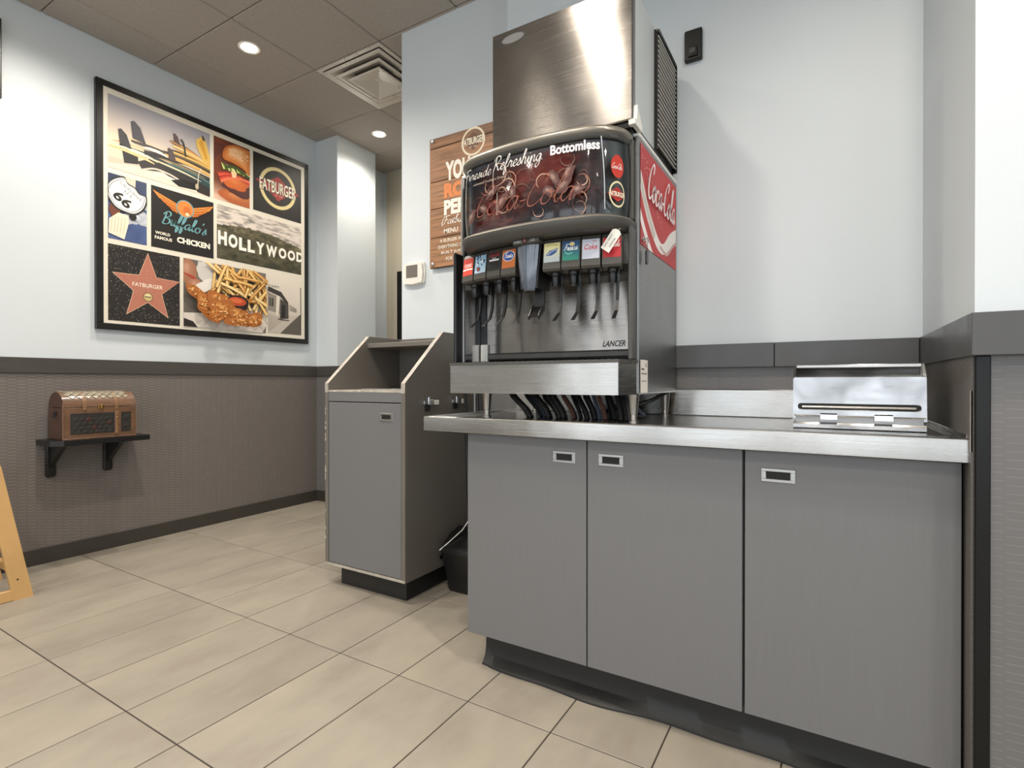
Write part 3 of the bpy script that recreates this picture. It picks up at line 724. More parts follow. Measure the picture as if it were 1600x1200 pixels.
for k in range(60):
    t = rnd.random() * 2 * pi; r = sqrt(rnd.random()) * .85; p.ell((.66 + r * .36 * cos(t)) * p.w, (.83 + r * .13 * sin(t)) * p.hh, .0035, .0022, 'f6e4c0', 8, rot=rnd.random() * 3)
p.build('photo_print', poster, label='printed photograph of a sesame-bun burger')

# --- round logo on black
p = Panel(2.551, 2.996, 2.428, 2.892)
p.rect(0, 0, p.w, p.hh, '1b1713'); cx, cy = .5 * p.w, .5 * p.hh
p.ring(cx, cy, .142, .170, 'e0cf94'); 
p.poly([(cx - .205, cy + .02), (cx - .08, cy + .045), (cx, cy + .098), (cx + .08, cy + .045), (cx + .205, cy - .0), (cx + .08, cy - .045), (cx, cy - .105), (cx - .08, cy - .045)], 'a02a24')
p.text('FATBURGER', cx, cy, .104, '2a1512', width=.345, bold=.07); p.text('FATBURGER', cx, cy + .002, .096, 'efe6cf', width=.335, bold=.02)
p.text('EST. 1952', cx + .005, cy - .06, .014, 'e3b9a0', width=.07)
p.build('logo_print', poster, label='printed round cream and red burger logo on black')

# --- highway shield
p = Panel(1.567, 1.788, 1.972, 2.387)
p.raster(0, 0, p.w, p.hh, 12, 20, lambda a, b: mixc('2a3a66', '5b6f9a', .5 + fbm(a * 2, b * 2, 3)) if b < .62 else mixc('26314f', '3a4560', a))
for (a, b, r) in [(.6, .36, .05), (.85, .44, .05), (.95, .36, .045), (.75, .40, .04), (.95, .6, .03)]: shaded(p, a * p.w, b * p.hh, r, r * .7, 'aeb3bd', a * 9, hi='ffffff', amp=.35)
p.pp([(0, .45), (.1, .62), (.3, .58), (.3, .42), (.12, .3)], '6b3a28')
p.pp([(.42, 1), (.4, .8), (.5, .5), (.62, .5), (.68, .8), (.7, 1)], 'cfc3ae'); p.pp([(.0, .08), (.02, .3), (.25, .42), (.5, .4), (.52, .3), (.4, .02)], 'e4d9c2')
for k in range(5): p.st([(.05 + .08 * k, .1), (.1 + .08 * k, .35)], .002, 'b09c7e')
p.ell(.62 * p.w, .40 * p.hh, .022, .022, '1b1a1c')
R = -.62; c0 = (.45 * p.w, .70 * p.hh)
def rr(x, y): return (c0[0] + x * cos(R) - y * sin(R), c0[1] + x * sin(R) + y * cos(R))
sh = [(-.1, .05), (-.075, .085), (-.04, .07), (0, .08), (.04, .07), (.075, .085), (.10, .05), (.11, .0), (.095, -.055), (.05, -.085), (0, -.1), (-.05, -.085), (-.095, -.055), (-.11, 0)]
for k, c in ((1.1, '2b2b2b'), (1.0, 'f2efe6'), (.93, '2b2b2b'), (.90, 'f2efe6')): p.poly([(q.x, q.y) for q in catmull([rr(x * k, y * k) for x, y in sh], 4, True)], c)
x, y = rr(0, .047); p.text('CALIFORNIA', x, y, .018, '26231f', width=.15, rot=R); x, y = rr(0, .02); p.text('U S', x, y, .02, '26231f', width=.05, rot=R)
x, y = rr(0, -.035); p.text('66', x, y, .062, '1d1b19', width=.11, bold=.03, rot=R)
p.build('photo_print', poster, label='printed photograph of a white highway 66 shield')

# --- winged logo
p = Panel(1.815, 2.236, 1.973, 2.387)
p.rect(0, 0, p.w, p.hh, '1a1614'); cx, cy = .52 * p.w, .75 * p.hh
for s in (-1, 1):
    for k in range(4):
        p.poly([(cx + s * .05, cy + .02 - .016 * k), (cx + s * .12, cy + .045 - .018 * k), (cx + s * (.21 - .028 * k), cy + .075 - .026 * k), (cx + s * (.17 - .03 * k), cy + .03 - .022 * k), (cx + s * .05, cy - .012 * k - .01)], ['e08a3a', 'd97f30', 'cf7329', 'c06a26'][k])
        p.stroke([(cx + s * .06, cy + .012 - .018 * k), (cx + s * .12, cy + .03 - .018 * k), (cx + s * (.18 - .028 * k), cy + .058 - .026 * k)], .003, '241a14')
p.ring(cx, cy, .054, .061, '6f9aa0'); p.ell(cx, cy, .052, .055, 'd9803a')
p.ell(cx + .012, cy - .012, .026, .034, 'c2672a'); p.ell(cx + .014, cy - .035, .014, .012, 'e9cfa6')
p.script("Buffalo's", cx - .155, .42 * p.hh, .042, '6fa3a8', .0105, slant=.2, rot=-.06, nib=.4, width=.30)
p.text('WORLD', .17 * p.w, .245 * p.hh, .02, 'efe8d6', width=.095, bold=.03); p.text('FAMOUS', .18 * p.w, .165 * p.hh, .022, 'efe8d6', width=.11, bold=.03)
p.text('CHICKEN', .66 * p.w, .2 * p.hh, .042, 'efe8d6', width=.23, bold=.05)
p.build('logo_print', poster, label='printed orange winged logo over CHICKEN lettering on black')

# --- hillside sign
p = Panel(2.261, 2.996, 1.986, 2.389)
def hill(a, b):
    ridge = .60 + .16 * sin(a * 2.6 + .2) - .12 * a + .05 * fbm(a * 6, 0, 1)
    if b > ridge:
        n = fbm(a * 5, b * 9, 2); return mixc('d8ccc0', '6f6a64', fbm(a * 7, b * 22, 6) * 2.2 + .15)
    n = fbm(a * 9, b * 9, 4); c = mixc('3f3a28', '7d7558', n * 1.5 + .4); c = mixc(c, '23271c', max(0, fbm(a * 14, b * 14, 8) * 3 - .1))
    return mixc(c, '2c2e20', max(0, (.35 - b) * 1.5))
p.raster(0, 0, p.w, p.hh, 90, 50, hill)
wd = [.62, .66, .55, .55, .66, .9, .66, .66, .62]; x = .005; tot = sum(wd)
for ch, wdt in zip('HOLLYWOOD', wd):
    ww = wdt / tot * p.w * 1.03; hh_ = .104 - .022 * (x / p.w); yb = (.27 - .03 * sin(x / p.w * 3)) * p.hh + .043
    p.text(ch, x + ww / 2, yb + .003 * cos(x * 60), hh_, '4a4436', width=ww * .92, bold=.06); p.text(ch, x + ww / 2 - .003, yb + .003 + .003 * cos(x * 60), hh_, 'f1ece0', width=ww * .86, bold=.05); x += ww
p.build('photo_print', poster, label='printed photograph of a hillside with the white letters HOLLYWOOD')

# --- terrazzo star
p = Panel(1.566, 1.997, 1.453, 1.938)
p.rect(0, 0, p.w, p.hh, '201c1a'); p.up()
for k in range(900):
    a, b = rnd.random() * p.w, rnd.random() * p.hh; r = .001 + .0017 * rnd.random()
    p.poly([(a - r, b), (a, b - r), (a + r, b), (a, b + r)], rnd.choice(['8a8174', 'c9bfa9', '6c655c', 'a89e8c']), up=False)
cx, cy = .53 * p.w, .485 * p.hh
def star(R0, R1): return [(cx + (R0 if k % 2 == 0 else R1) * sin(k * pi / 5) * .93, cy + (R0 if k % 2 == 0 else R1) * cos(k * pi / 5)) for k in range(10)]
p.poly(star(.235, .098), 'd8b494'); p.poly(star(.226, .094), 'b0705c'); p.up()
for k in range(500):
    t = rnd.random() * 2 * pi; r0 = rnd.random() * .2
    # keep specks inside the star
    seg = abs(((t / (2 * pi / 5)) % 1) - .5) * 2; lim = .09 + .12 * seg ** 2.5
    if r0 < lim: a, b, r = cx + r0 * sin(t), cy + r0 * cos(t), .0014; p.poly([(a - r, b), (a, b - r), (a + r, b), (a, b + r)], rnd.choice(['d9a890', 'c99280', '8a4f40', 'e5c2ae']), up=False)
p.text('FATBURGER', cx, cy + .015, .026, 'e9d9c4', width=.185, bold=.015)
p.ell(cx, cy - .06, .03, .03, '5a4632'); p.ell(cx, cy - .06, .026, .026, 'c8b37a'); p.rect(cx - .02, cy - .064, cx + .02, cy - .056, '6e5a36'); p.ell(cx, cy - .05, .016, .007, 'e3d5a8')
p.build('photo_print', poster, label='printed photograph of a pink pavement star on black')

# --- chicken and fries
p = Panel(2.022, 2.660, 1.456, 1.938)
p.raster(0, 0, p.w, p.hh, 16, 14, lambda a, b: mixc('4b4640', '8b8478', fbm(a * 3, b * 3, 7) + .5))
shaded(p, .05 * p.w, .82 * p.hh, .06, .09, '9c6a50', 5, hi='e5c0a8'); p.st([(0, .78), (.12, .72), (.24, .6)], .02, 'a23a28', taper=True); shaded(p, .13 * p.w, .62 * p.hh, .05, .05, 'a8735a', 6, hi='dcb49a')
blob(p, .25 * p.w, .85 * p.hh, .07, .09, 'c9c4bc', 4, amp=.4); blob(p, .25 * p.w, .64 * p.hh, .11, .04, 'e2ddd3', 8, amp=.3, rot=.5)
p.pp([(.0, .0), (.0, .2), (.2, .22), (.5, .3), (1, .45), (1, .12), (.95, 0), (.3, 0)], 'd8cfc4')
for k in range(14): p.st([(.1 + .06 * k, .02), (.2 + .06 * k, .1 + .03 * (k % 3)), (.25 + .06 * k, .02)], .004, ['b9ada0', 'f3eee6'][k % 2], taper=True)
p.pp([(0, 0), (.15, 0), (.1, .08), (0, .12)], '2b2522')
fr_ = random.Random(11)
for k in range(85):
    a, b = .34 + fr_.random() * .64, .42 + fr_.random() * .48
    if a < .45 and b < .55: continue
    t = fr_.choice([-.9, -.5, .5, .9, 1.3, 2.0]) + fr_.random() * .5; L = .05 + .07 * fr_.random()
    dx, dy = cos(t) * L, sin(t) * L; x, y = a * p.w, b * p.hh; c = fr_.choice(['d9a04c', 'e8bf74', 'c98a3a', 'f0d08e', 'b87a30', 'e3b05c'])
    p.stroke([(x - dx, y - dy), (x, y + .006), (x + dx, y + dy)], .024, '8f5f28', n=3); p.stroke([(x - dx, y - dy + .002), (x, y + .008), (x + dx, y + dy + .002)], .019, c, n=3); p.stroke([(x - dx * .9, y - dy * .9 + .006), (x + dx * .9, y + dy * .9 + .010)], .005, 'f2d9a0', n=1)
p.ell(.60 * p.w, .42 * p.hh, .082, .060, '2a1c17'); p.ell(.60 * p.w, .46 * p.hh, .085, .046, '1d1613'); p.ell(.59 * p.w, .455 * p.hh, .073, .034, 'b8482a'); p.ell(.58 * p.w, .465 * p.hh, .05, .018, 'd4683c')
for (a, b, rx, ry, ro, sd) in [(.12, .5, .09, .035, -.6, 1), (.2, .34, .055, .1, .35, 2), (.38, .42, .11, .055, -.4, 3), (.42, .28, .13, .07, -.3, 4), (.6, .24, .10, .05, -.2, 5), (.62, .13, .13, .035, .05, 6), (.78, .18, .07, .055, .4, 7), (.3, .2, .05, .06, .2, 9)]:
    shaded(p, a * p.w, b * p.hh, rx, ry, 'a8622a', sd, rings=8, hi='f3c078', k=.8, amp=.3, rot=ro)
    for k in range(46):
        t = fr_.random() * 2 * pi; r = fr_.random() * .75; x = r * rx * cos(t); y = r * ry * sin(t)
        blob(p, a * p.w + x * cos(ro) - y * sin(ro), b * p.hh + x * sin(ro) + y * cos(ro), .008, .006, fr_.choice(['c67a35', 'e5a458', '9a5a26', 'f0bc7c']), fr_.random() * 9, n=9, amp=.4)
p.build('photo_print', poster, label='printed photograph of fried chicken with fries and red dip')

# --- old diner, black and white
p = Panel(2.680, 2.995, 1.464, 1.945)
p.raster(0, 0, p.w, p.hh, 8, 14, lambda a, b: mixc('c6bcae', 'e0d6c8', b) if b > .35 else mixc('a89e92', 'c0b6aa', b * 2.5))
p.pp([(.35, 0), (.95, .36), (1, .36), (1, 0)], '5b554e'); p.pp([(0, .0), (.6, .30), (.9, .36), (.35, 0)], 'bfb6aa')
p.pp([(0, .38), (.35, .33), (.36, .62), (0, .68)], '8f877c'); p.pp([(0, .78), (.38, .72), (.6, .55), (.58, .5), (.34, .64), (0, .7)], '3b3733')
p.text('TOMMY', .17 * p.w, .79 * p.hh, .02, '3a3632', width=.10); p.pp([(.02, .6), (.15, .59), (.15, .45), (.02, .46)], '2c2926')
for a in (.05, .1): p.st([(a, .46), (a, .6)], .003, 'c8bfb2')
p.pp([(.22, .3), (.3, .3), (.34, .64), (.24, .64)], 'ded5c8'); p.pp([(.34, .25), (.6, .27), (.6, .52), (.36, .6)], '4a4540'); p.pp([(.38, .27), (.5, .27), (.5, .5), (.4, .5)], '23201e')
for k in range(6): p.st([(.62, .42 + .02 * k), (.85, .40 + .01 * k)], .003, '7c746a')
p.st([(.98, .1), (.985, .5), (.98, .85)], .006, '3b3733'); p.st([(.28, .25), (.4, .24), (.62, .24)], .006, '2b2825')
p.build('photo_print', poster, label='printed black-and-white photograph of an old roadside diner')

# edge of a second frame further along the wall
t = thing('picture_frame', (XL, 1.03, 2.62), 'black picture frame cut off by the photo edge, beside the big collage poster', 'picture frame')
for q in ((.0, 1.068, 2.62, 2.66), (.0, 1.068, 3.02, 3.06), (.0, .04, 2.66, 3.02), (1.028, 1.068, 2.66, 3.02)):
    MB().cbox(XL, XP + .002, q[0] , q[1], q[2], q[3], .003).build('frame_bar', M['black'], t, smooth=0)
MB().box(XL, XP - .004, .04, 1.028, 2.66, 3.02).build('backing_board', M['mat_w'], t, smooth=0)

# =================================================================== WALL SHELF AND CHEST
sh = thing('wall_shelf', (XL, 1.45, .70), 'black wooden wall shelf on two brackets under the small chest', 'shelf')
XS = -3.675
mb = MB().prism([(XL + .007, 1.215), (XS - .05, 1.215), (XS, 1.262), (XS, 1.665), (XS - .0, 1.70), (XL + .007, 1.70)], 2, .697, .727); mb.build('shelf_board', M['black'], sh, smooth=0)
for y in (1.278, 1.565):
    MB().cbox(XL + .007, XL + .034, y - .024, y + .024, .502, .697, .008).build('bracket', M['black'], sh, smooth=0)
    g = MB().prism([(XL + .034, .560), (XL + .034, .697), (XS - .05, .697), (XS - .06, .68)], 1, y - .012, y + .012); g.build('gusset', M['black'], sh, smooth=0)
ch = thing('wooden_chest', (-3.80, 1.45, .727), 'small brown domed treasure chest with leather straps on the black wall shelf', 'chest')
CY0, CY1, CX0, CX1, CZ0, CZH = 1.268, 1.632, -3.905, -3.703, .727, .915
xm = (CX0 + CX1) / 2; rx = (CX1 - CX0) / 2; rz = .088
body = MB().cbox(CX0, CX1, CY0, CY1, CZ0, CZH - .003, .003); body.build('body', M['chestwood'], ch, smooth=0)
def arch(x0, x1, r_x, r_z, n=14): return [(xm + r_x * cos(pi - pi * k / n), CZH + r_z * max(0, sin(pi * k / n)) ** .95) for k in range(n + 1)]
lid = MB().prism(arch(0, 0, rx, rz), 1, CY0, CY1); lido = lid.build('lid', M['chestwood'], ch, smooth=30)
MB().prism(arch(0, 0, rx - .004, rz - .003), 1, CY0 - .0015, CY0 + .001).box(CX0 + .004, CX1 - .012, CY0 - .0015, CY0, CZ0 + .003, CZH - .006).build('side_veneer', M['chestdark'], ch, smooth=0)
# lattice covering on lid
def lidpt(y, t, o=0): 
    a = pi - t; return (xm + (rx + o) * cos(a), y, CZH + (rz + o) * max(0, sin(a)) ** .95)
lat = MB(); cols = []
for i in range(9):
    for j in range(6):
        yc = CY0 + .03 + (i + (j % 2) * .5) * .038; tcen = pi * .46 + j * .20
        if yc > CY1 - .03: continue
        dy, dt = .019, .19
        pts = [(yc - dy, tcen), (yc, tcen - dt * .9), (yc + dy, tcen), (yc, tcen + dt * .9)]
        vs = [lidpt(y, t_, .0015) for y, t_ in pts] + [lidpt(y * .86 + yc * .14, t_ * .86 + tcen * .14, .004) for y, t_ in pts]
        lat.add(vs, [(4, 5, 6, 7)] + [(k, (k + 1) % 4, 4 + (k + 1) % 4, 4 + k) for k in range(4)])
M['latlid'] = mat('beige_lid_lattice', '8d8470', .25, var=.35, vscale=(40, 40, 40), coat=.6)  # paler than the lattice on the front
lat.build('lid_lattice', M['latlid'], lido, smooth=0)['kind'] = 'stuff'
# framed lattice panels on the front
for (ya, yb) in ((1.300, 1.520), (1.552, 1.606)):
    MB().box(CX1 - .002, CX1 + .0006, ya, yb, .757, .878).build('front_panel', M['lattice'], ch, smooth=0)
    k = 0; mb = MB(); mb2 = MB()
    for i in range(12):
        for j in range(5):
            yc = ya + .012 + i * .030 + (j % 2) * .015; zc = .769 + j * .0245
            if yc - .014 < ya or yc + .014 > yb or zc + .014 > .880: continue
            dst = mb2 if (i * 3 + j * 5) % 7 == 0 else mb
            pts = [(yc - .014, zc - .008), (yc + .004, zc - .011), (yc + .014, zc + .008), (yc - .004, zc + .011)]
            vs = [(CX1 + .0006, y, z) for y, z in pts] + [(CX1 + .0035, y * .8 + yc * .2, z * .8 + zc * .2) for y, z in pts]
            dst.add(vs, [(4, 5, 6, 7)] + [(q, (q + 1) % 4, 4 + (q + 1) % 4, 4 + q) for q in range(4)])
    if mb.v: mb.build('lattice_diamonds', M['lattice'], ch, smooth=0)['kind'] = 'stuff'
    if mb2.v: mb2.build('lattice_diamonds', M['latbrown'], ch, smooth=0)['kind'] = 'stuff'
for y0_, full in ((1.368, False), (1.528, True)):
    s = MB(); w2 = .010; n = 16
    for k in range(n):
        a0, a1 = pi * k / n, pi * (k + 1) / n
        q = [lidpt(y0_ - w2, a0, .004), lidpt(y0_ + w2, a0, .004), lidpt(y0_ + w2, a1, .004), lidpt(y0_ - w2, a1, .004), lidpt(y0_ - w2, a0, 0), lidpt(y0_ + w2, a0, 0), lidpt(y0_ + w2, a1, 0), lidpt(y0_ - w2, a1, 0)]
        s.add(q, [(0, 1, 2, 3), (4, 7, 6, 5), (0, 3, 7, 4), (1, 5, 6, 2)])
    s.cbox(CX1, CX1 + .005, y0_ - w2, y0_ + w2, CZH - .022, CZH + .005, .001)
    st = s.build('strap', M['leather'], ch, smooth=30)
    if full: MB().cbox(CX1, CX1 + .006, y0_ - .009, y0_ + .009, .745, CZH - .026, .0015).build('strap', M['leather'], ch, smooth=0)
    for z in ((CZH - .014,) if not full else (CZH - .014, .845, .757)):
        MB().lathe([(.0045, CX1 + .004), (.0045, CX1 + .007), (.002, CX1 + .009)], y0_, z, 10, axis=0).build('stud', M['gold'], ch)
lt = MB().cbox(CX1, CX1 + .006, 1.436, 1.462, .902, .926, .001).build('latch', M['gold'], ch, smooth=0)
MB().tube([(CX1 + .006, 1.449, .93), (CX1 + .012, 1.449, .91), (CX1 + .006, 1.449, .895)], .004, 8).build('latch_hook', M['gold'], lt)
MB().cbox(CX1 - .001, CX1 + .003, CY0, CY1, CZ0, CZ0 + .008, .001).build('base_moulding', M['chestwood'], ch, smooth=0)
for y in (CY0 - .001, CY1 + .001): MB().cbox(CX1 - .008, CX1 + .003, y - .002, y + .002, CZ0, CZH + .02, .001).build('corner_binding', M['leather'], ch, smooth=0)
h = MB().box(xm - .018, xm + .018, CY0 - .004, CY0 - .001, .868, .892).build('side_handle', M['black'], ch, smooth=0)
MB().tube([(xm - .016, CY0 - .004, .88), (xm - .014, CY0 - .012, .855), (xm + .014, CY0 - .012, .855), (xm + .016, CY0 - .004, .88)], .003, 8).build('bail', M['black'], h)

# =================================================================== WOODEN HIGH CHAIR, MOSTLY OUT OF FRAME
hc = thing('high_chair', (-3.55, .75, 0), 'light beech wooden high chair standing by the left wall, cut off by the photo edge', 'high chair')
HX0 = -3.385; HX1 = -3.80
def obox(mb, p0, p1, wy, tx):  # a board from p0 to p1 (y,z) in plane x, width wy (in y), thickness tx
    pass
for s, x in ((0, HX0), (1, HX1)):
    x0, x1 = x - .011, x + .011
    yr, yl = 1.035, .47
    MB().prism([(yr - .075, 0), (yr, 0), (yr - .118, .655), (yr - .125, .672), (yr - .14, .68), (yr - .165, .68), (yr - .185, .66), (yr - .175, .60)], 0, x0, x1).build('leg', M['wood_light'], hc, smooth=0)
    MB().prism([(yl + .075, 0), (yl + .175, .60), (yl + .185, .66), (yl + .165, .68), (yl + .125, .672), (yl, 0)], 0, x0, x1).build('leg', M['wood_light'], hc, smooth=0)
    MB().cbox(x0 + .001, x1 - .001, yl + .072, yr - .072, 0, .055, .004).build('bottom_rail', M['wood_light'], hc, smooth=0)
    MB().cbox(x0 + .001, x1 - .001, yl + .17, yr - .17, .60, .66, .004).build('top_rail', M['wood_light'], hc, smooth=0)
    MB().lathe([(.004, x1), (.004, x1 + .0012)], yr - .060, .10, 10, axis=0).build('screw_hole', M['black'], hc)
    MB().lathe([(.004, x1), (.004, x1 + .0012)], yr - .150, .62, 10, axis=0).build('screw_hole', M['black'], hc)
for (y, z) in ((.955, .16), (.55, .16)): MB().cbox(HX1 + .012, HX0 - .012, y - .012, y + .012, z - .02, z + .02, .004).build('stretcher', M['wood_light'], hc, smooth=0)
MB().cbox(HX1 + .012, HX0 - .012, .58, .90, .43, .445, .003).build('seat', M['wood_light'], hc, smooth=0)
MB().cbox(HX1 + .012, HX0 - .012, .59, .605, .445, .66, .003).build('backrest', M['wood_light'], hc, smooth=0)
MB().cbox(HX1 + .012, HX0 - .012, .855, .87, .60, .655, .003).build('front_bar', M['wood_light'], hc, smooth=0)

# =================================================================== BASE CABINETS UNDER THE WORKTOP
def pull(parent, xa, xb, za, zb, y, fm='satin', axis='y'):
    """recessed rectangular pull; frame with a flat dark plate for the cup"""
    r = .0085
    mb = MB()
    mb.cbox(xa, xb, y - .003, y, zb - r, zb, .001).cbox(xa, xb, y - .003, y, za, za + r, .001)
    mb.cbox(xa, xa + r * 1.5, y - .003, y, za + r, zb - r, .001).cbox(xb - r * 1.5, xb, y - .003, y, za + r, zb - r, .001)
    h = mb.build('handle', M[fm], parent, smooth=0, label='satin metal recessed handle')
    MB().box(xa + r, xb - r, y - .0012, y - .0002, za + r, zb - r).box(xa + r, xb - r, y - .0022, y - .0012, zb - r - .006, zb - r).build('cup_shade', M['dark_in'], h, smooth=0)  # flat dark plates paint the shade inside the recess
DY = 1.60
def cabinet(label, x0, x1, doors):
    c = thing('base_cabinet', ((x0 + x1) / 2, DY, 0), label, 'cabinet', 'base cabinets under the steel worktop')
    MB().box(x0 + .001, x1 - .001, DY + .021, WY - .01, .13, .875).build('body', M['lam'], c, smooth=0)
    for a, b, hx0, hx1, hz0, hz1 in doors:
        d = MB().cbox(a + .0022, b - .0022, DY, DY + .019, .132, .870, .0015).build('door', M['lam'], c, smooth=0)
        pull(d, hx0, hx1, hz0, hz1, DY)
    MB().box(x0 + (.04 if x0 < -1 else 0), x1, DY + .075, DY + .09, .0, .13).box(x0 + (.04 if x0 < -1 else 0), x1, DY + .09, WY - .03, .02, .13).build('plinth', M['rubber'], c, smooth=0)
    return c
cabinet('wide grey two-door base cabinet below the soda machine', -1.145, -.1985, [(-1.145, -.668, -.790, -.708, .790, .828), (-.668, -.1985, -.627, -.545, .791, .829)])
cabinet('grey single-door base cabinet below the steel ice bin', -.1965, .276, [(-.1965, .2765, -.153, -.069, .786, .823)])
# rubber cove base, loose and wavy where it meets the floor
mb = MB(); n = 70
prof = lambda w: [(DY + .074, .128), (DY + .071, .06), (DY + .066 , .03), (DY + .052 - w, .012), (DY + .045 - w, .006), (DY + .044 - w, 0), (DY + .0745, 0)]
vs = []; 
for k in range(n + 1):
    x = -1.108 + (.276 + 1.108) * k / n; w = .012 * (1 + sin(x * 7.0 + .5)) + .006 * sin(x * 17)
    vs += [(x, y, z) for y, z in prof(w * (0.3 if k < 2 else 1))]
m_ = 7
mb.add(vs, [(k * m_ + i, k * m_ + i + 1, (k + 1) * m_ + i + 1, (k + 1) * m_ + i) for k in range(n) for i in range(m_ - 1)] + [tuple(range(m_)), tuple(n * m_ + i for i in range(m_))])
struct('baseboard_counter', mb, M['rubber'])
struct('gap_shade_strip', MB().box(.278, WX - .0066, DY + .01, DY + .06, 0, .875), M['black_strip'])  # black strip put in as the shade of the gap beside the cabinet

# =================================================================== STEEL WORKTOP
TZ, TL = .920, .930
wt = thing('worktop', (-.5, 1.9, .875), 'long stainless steel worktop with a raised rim and back splash', 'worktop')
LX0, LX1, LY = -1.322, .284, 1.56
mb = MB()
mb.prism([(LY, .875), (LY + .004, .872), (LY + .02, .872), (LY + .02, .905), (LY + .045, .915), (LY + .045, TZ), (LY + .032, TZ + .001), (LY + .022, TL), (LY + .006, TL), (LY + .001, TL - .003), (LY, TL - .008)], 0, LX0 + .004, LX1 - .004)
mb.build('front_rim', M['steel'], wt, smooth=40)
mb = MB().prism([(LX0, .875), (LX0, TL - .006), (LX0 + .004, TL), (LX0 + .022, TL), (LX0 + .034, TZ), (LX0 + .045, TZ - .006), (LX0 + .02, .905), (LX0 + .02, .875)], 1, LY + .003, WY - .035)
mb.build('end_rim', M['steel'], wt, smooth=0)
mb = MB().box(LX0 + .03, LX1 - .001, LY + .03, WY - .006, .9, TZ); mb.build('surface', M['steel_top'], wt, smooth=0)
mb = MB().cbox(LX0 + .002, LX1 - .001, WY - .030, WY - .007, TZ, 1.030, .004); mb.build('backsplash', M['steel'], wt, smooth=0)
MB().cbox(LX1 - .006, LX1 - .001, LY + .02, WY - .031, TZ, .938, .001).build('side_rim', M['steel'], wt, smooth=0)

# =================================================================== ICE BIN
BX0, BX1, BY = -.078, .222, 1.72
ib = thing('ice_bin', ((BX0 + BX1) / 2, BY, TZ), 'polished steel drop-in ice bin with a hinged lid on the worktop', 'ice bin')
MB().cbox(BX0 - .03, BX1 + .035, BY - .10, WY - .10, TZ, TZ + .007, .003).build('flange', M['steel_top'], ib, smooth=0)
MB().prism([(BY, TZ + .007), (BY + .38, TZ + .007), (BY + .38, .955), (BY, .945), (BY - .004, .94), (BY - .004, TZ + .01)], 0, BX0 - .002, BX1 + .002).build('base_rail', M['steel_mirror'], ib, smooth=0)
MB().box(BX0 + .003, BX1 - .003, BY + .006, BY + .36, .945, .972).build('hinge_rail', M['steel_side'], ib, smooth=0)
MB().prism([(BY + .002, .970), (BY + .002, .974), (BY + .012, 1.070), (BY + .05, 1.105), (BY + .30, 1.105), (BY + .34, .970)], 0, BX0 + .004, BX1 - .004).build('hood', M['steel_mirror'], ib, smooth=0)
lid = MB()
lid.prism([(BY - .004, .962), (BY - .006, .966), (BY + .004, 1.072), (BY + .008, 1.075), (BY + .011, 1.072), (BY + .001, .962)], 0, BX0, BX1)
lo = lid.build('lid', M['steel_mirror'], ib, smooth=0)
# side returns of the top hood
for xa, xb in ((BX0 - .003, BX0 + .004), (BX1 - .004, BX1 + .003)):
    MB().prism([(BY - .002, .955), (BY + .008, 1.070), (BY + .045, 1.108), (BY + .30, 1.108), (BY + .34, .955)], 0, xa, xb).build('side_plate', M['steel_mirror'], ib, smooth=0)
MB().cbox(BX0 + .004, BX1 - .006, BY + .012, BY + .05, 1.098, 1.108, .002).build('top_ledge', M['steel'], ib, smooth=0)
def onlid(x, z, o): return (x, BY - .006 + .010 * (z - .966) / .106 - o, z)
# rounded pull slot pressed along the lid
mb = MB(); L = []
for k in range(9): t = pi / 2 + pi * k / 8; L.append((BX0 + .017 + .006 * cos(t), .990 + .006 * sin(t)))
for k in range(9): t = -pi / 2 + pi * k / 8; L.append((BX1 - .017 + .006 * cos(t), .990 + .006 * sin(t)))
vs = [onlid(x, z, .0) for x, z in L] + [onlid((x - .07) * 1.012 + .07, .990 + (z - .990) * 1.5, .0035) for x, z in L] 
nL = len(L); mb.add(vs, [(i, (i + 1) % nL, nL + (i + 1) % nL, nL + i) for i in range(nL)])
mb.build('slot_rim', M['steel'], lo, smooth=0)
mb = MB(); mb.add([onlid(x, z, .0006) for x, z in L], [tuple(range(nL))]); mb.build('slot', M['dark_in'], lo, smooth=0)  # flat dark face painted for the shade in the slot
MB().tube([onlid(BX0 + .020, .989, .002), onlid(BX1 - .020, .989, .002)], .0035, 8).build('pull_bar', M['satin'], lo)
for xa, xb in ((-.013, .027), (.112, .153)):
    MB().prism([(BY - .005, .972), (BY - .012, .968), (BY - .014, .955), (BY - .006, .950), (BY - .003, .953), (BY - .008, .957), (BY - .007, .964), (BY - .002, .967)], 0, xa, xb).build('hinge_clip', M['chrome'], ib, smooth=0)

# =================================================================== SODA MACHINE
MX0, MX1, MY0, MY1 = -1.275, -.540, 1.735, 2.255
MZ0, MZ1 = 1.020, 1.885
sm = thing('soda_machine', ((MX0 + MX1) / 2, 1.95, TZ), 'large steel fountain drink dispenser with eight valves and a lit-style header', 'drink dispenser')
# cabinet shell
MB().cbox(MX1 - .012, MX1, MY0 + .010, MY1, MZ0, MZ1, .003).build('side_panel', M['steel_side'], sm, smooth=0)
MB().cbox(MX0, MX0 + .012, MY0 + .010, MY1, MZ0, MZ1, .003).build('side_panel', M['steel_side'], sm, smooth=0)
MB().cbox(MX0, MX1, MY1 - .01, MY1 , MZ0 + .02, MZ1 - .001, .002).build('back_panel', M['steel_side'], sm, smooth=0)
MB().cbox(MX0 - .001, MX1 + .002, MY0 + .01, MY1 + .001, MZ1, MZ1 + .014, .003).build('top_deck', M['white_t'], sm, smooth=0, label='pale grey top deck')
MB().box(MX0 + .012, MX1 - .012, MY0 + .02, MY1 - .012, 1.50, MZ1).build('core', M['dark_in'], sm, smooth=0)
MB().box(MX0 + .012, MX1 - .012, MY0 + .02, MY1 - .012, MZ0, 1.13).build('core', M['hood_dark'], sm, smooth=0)
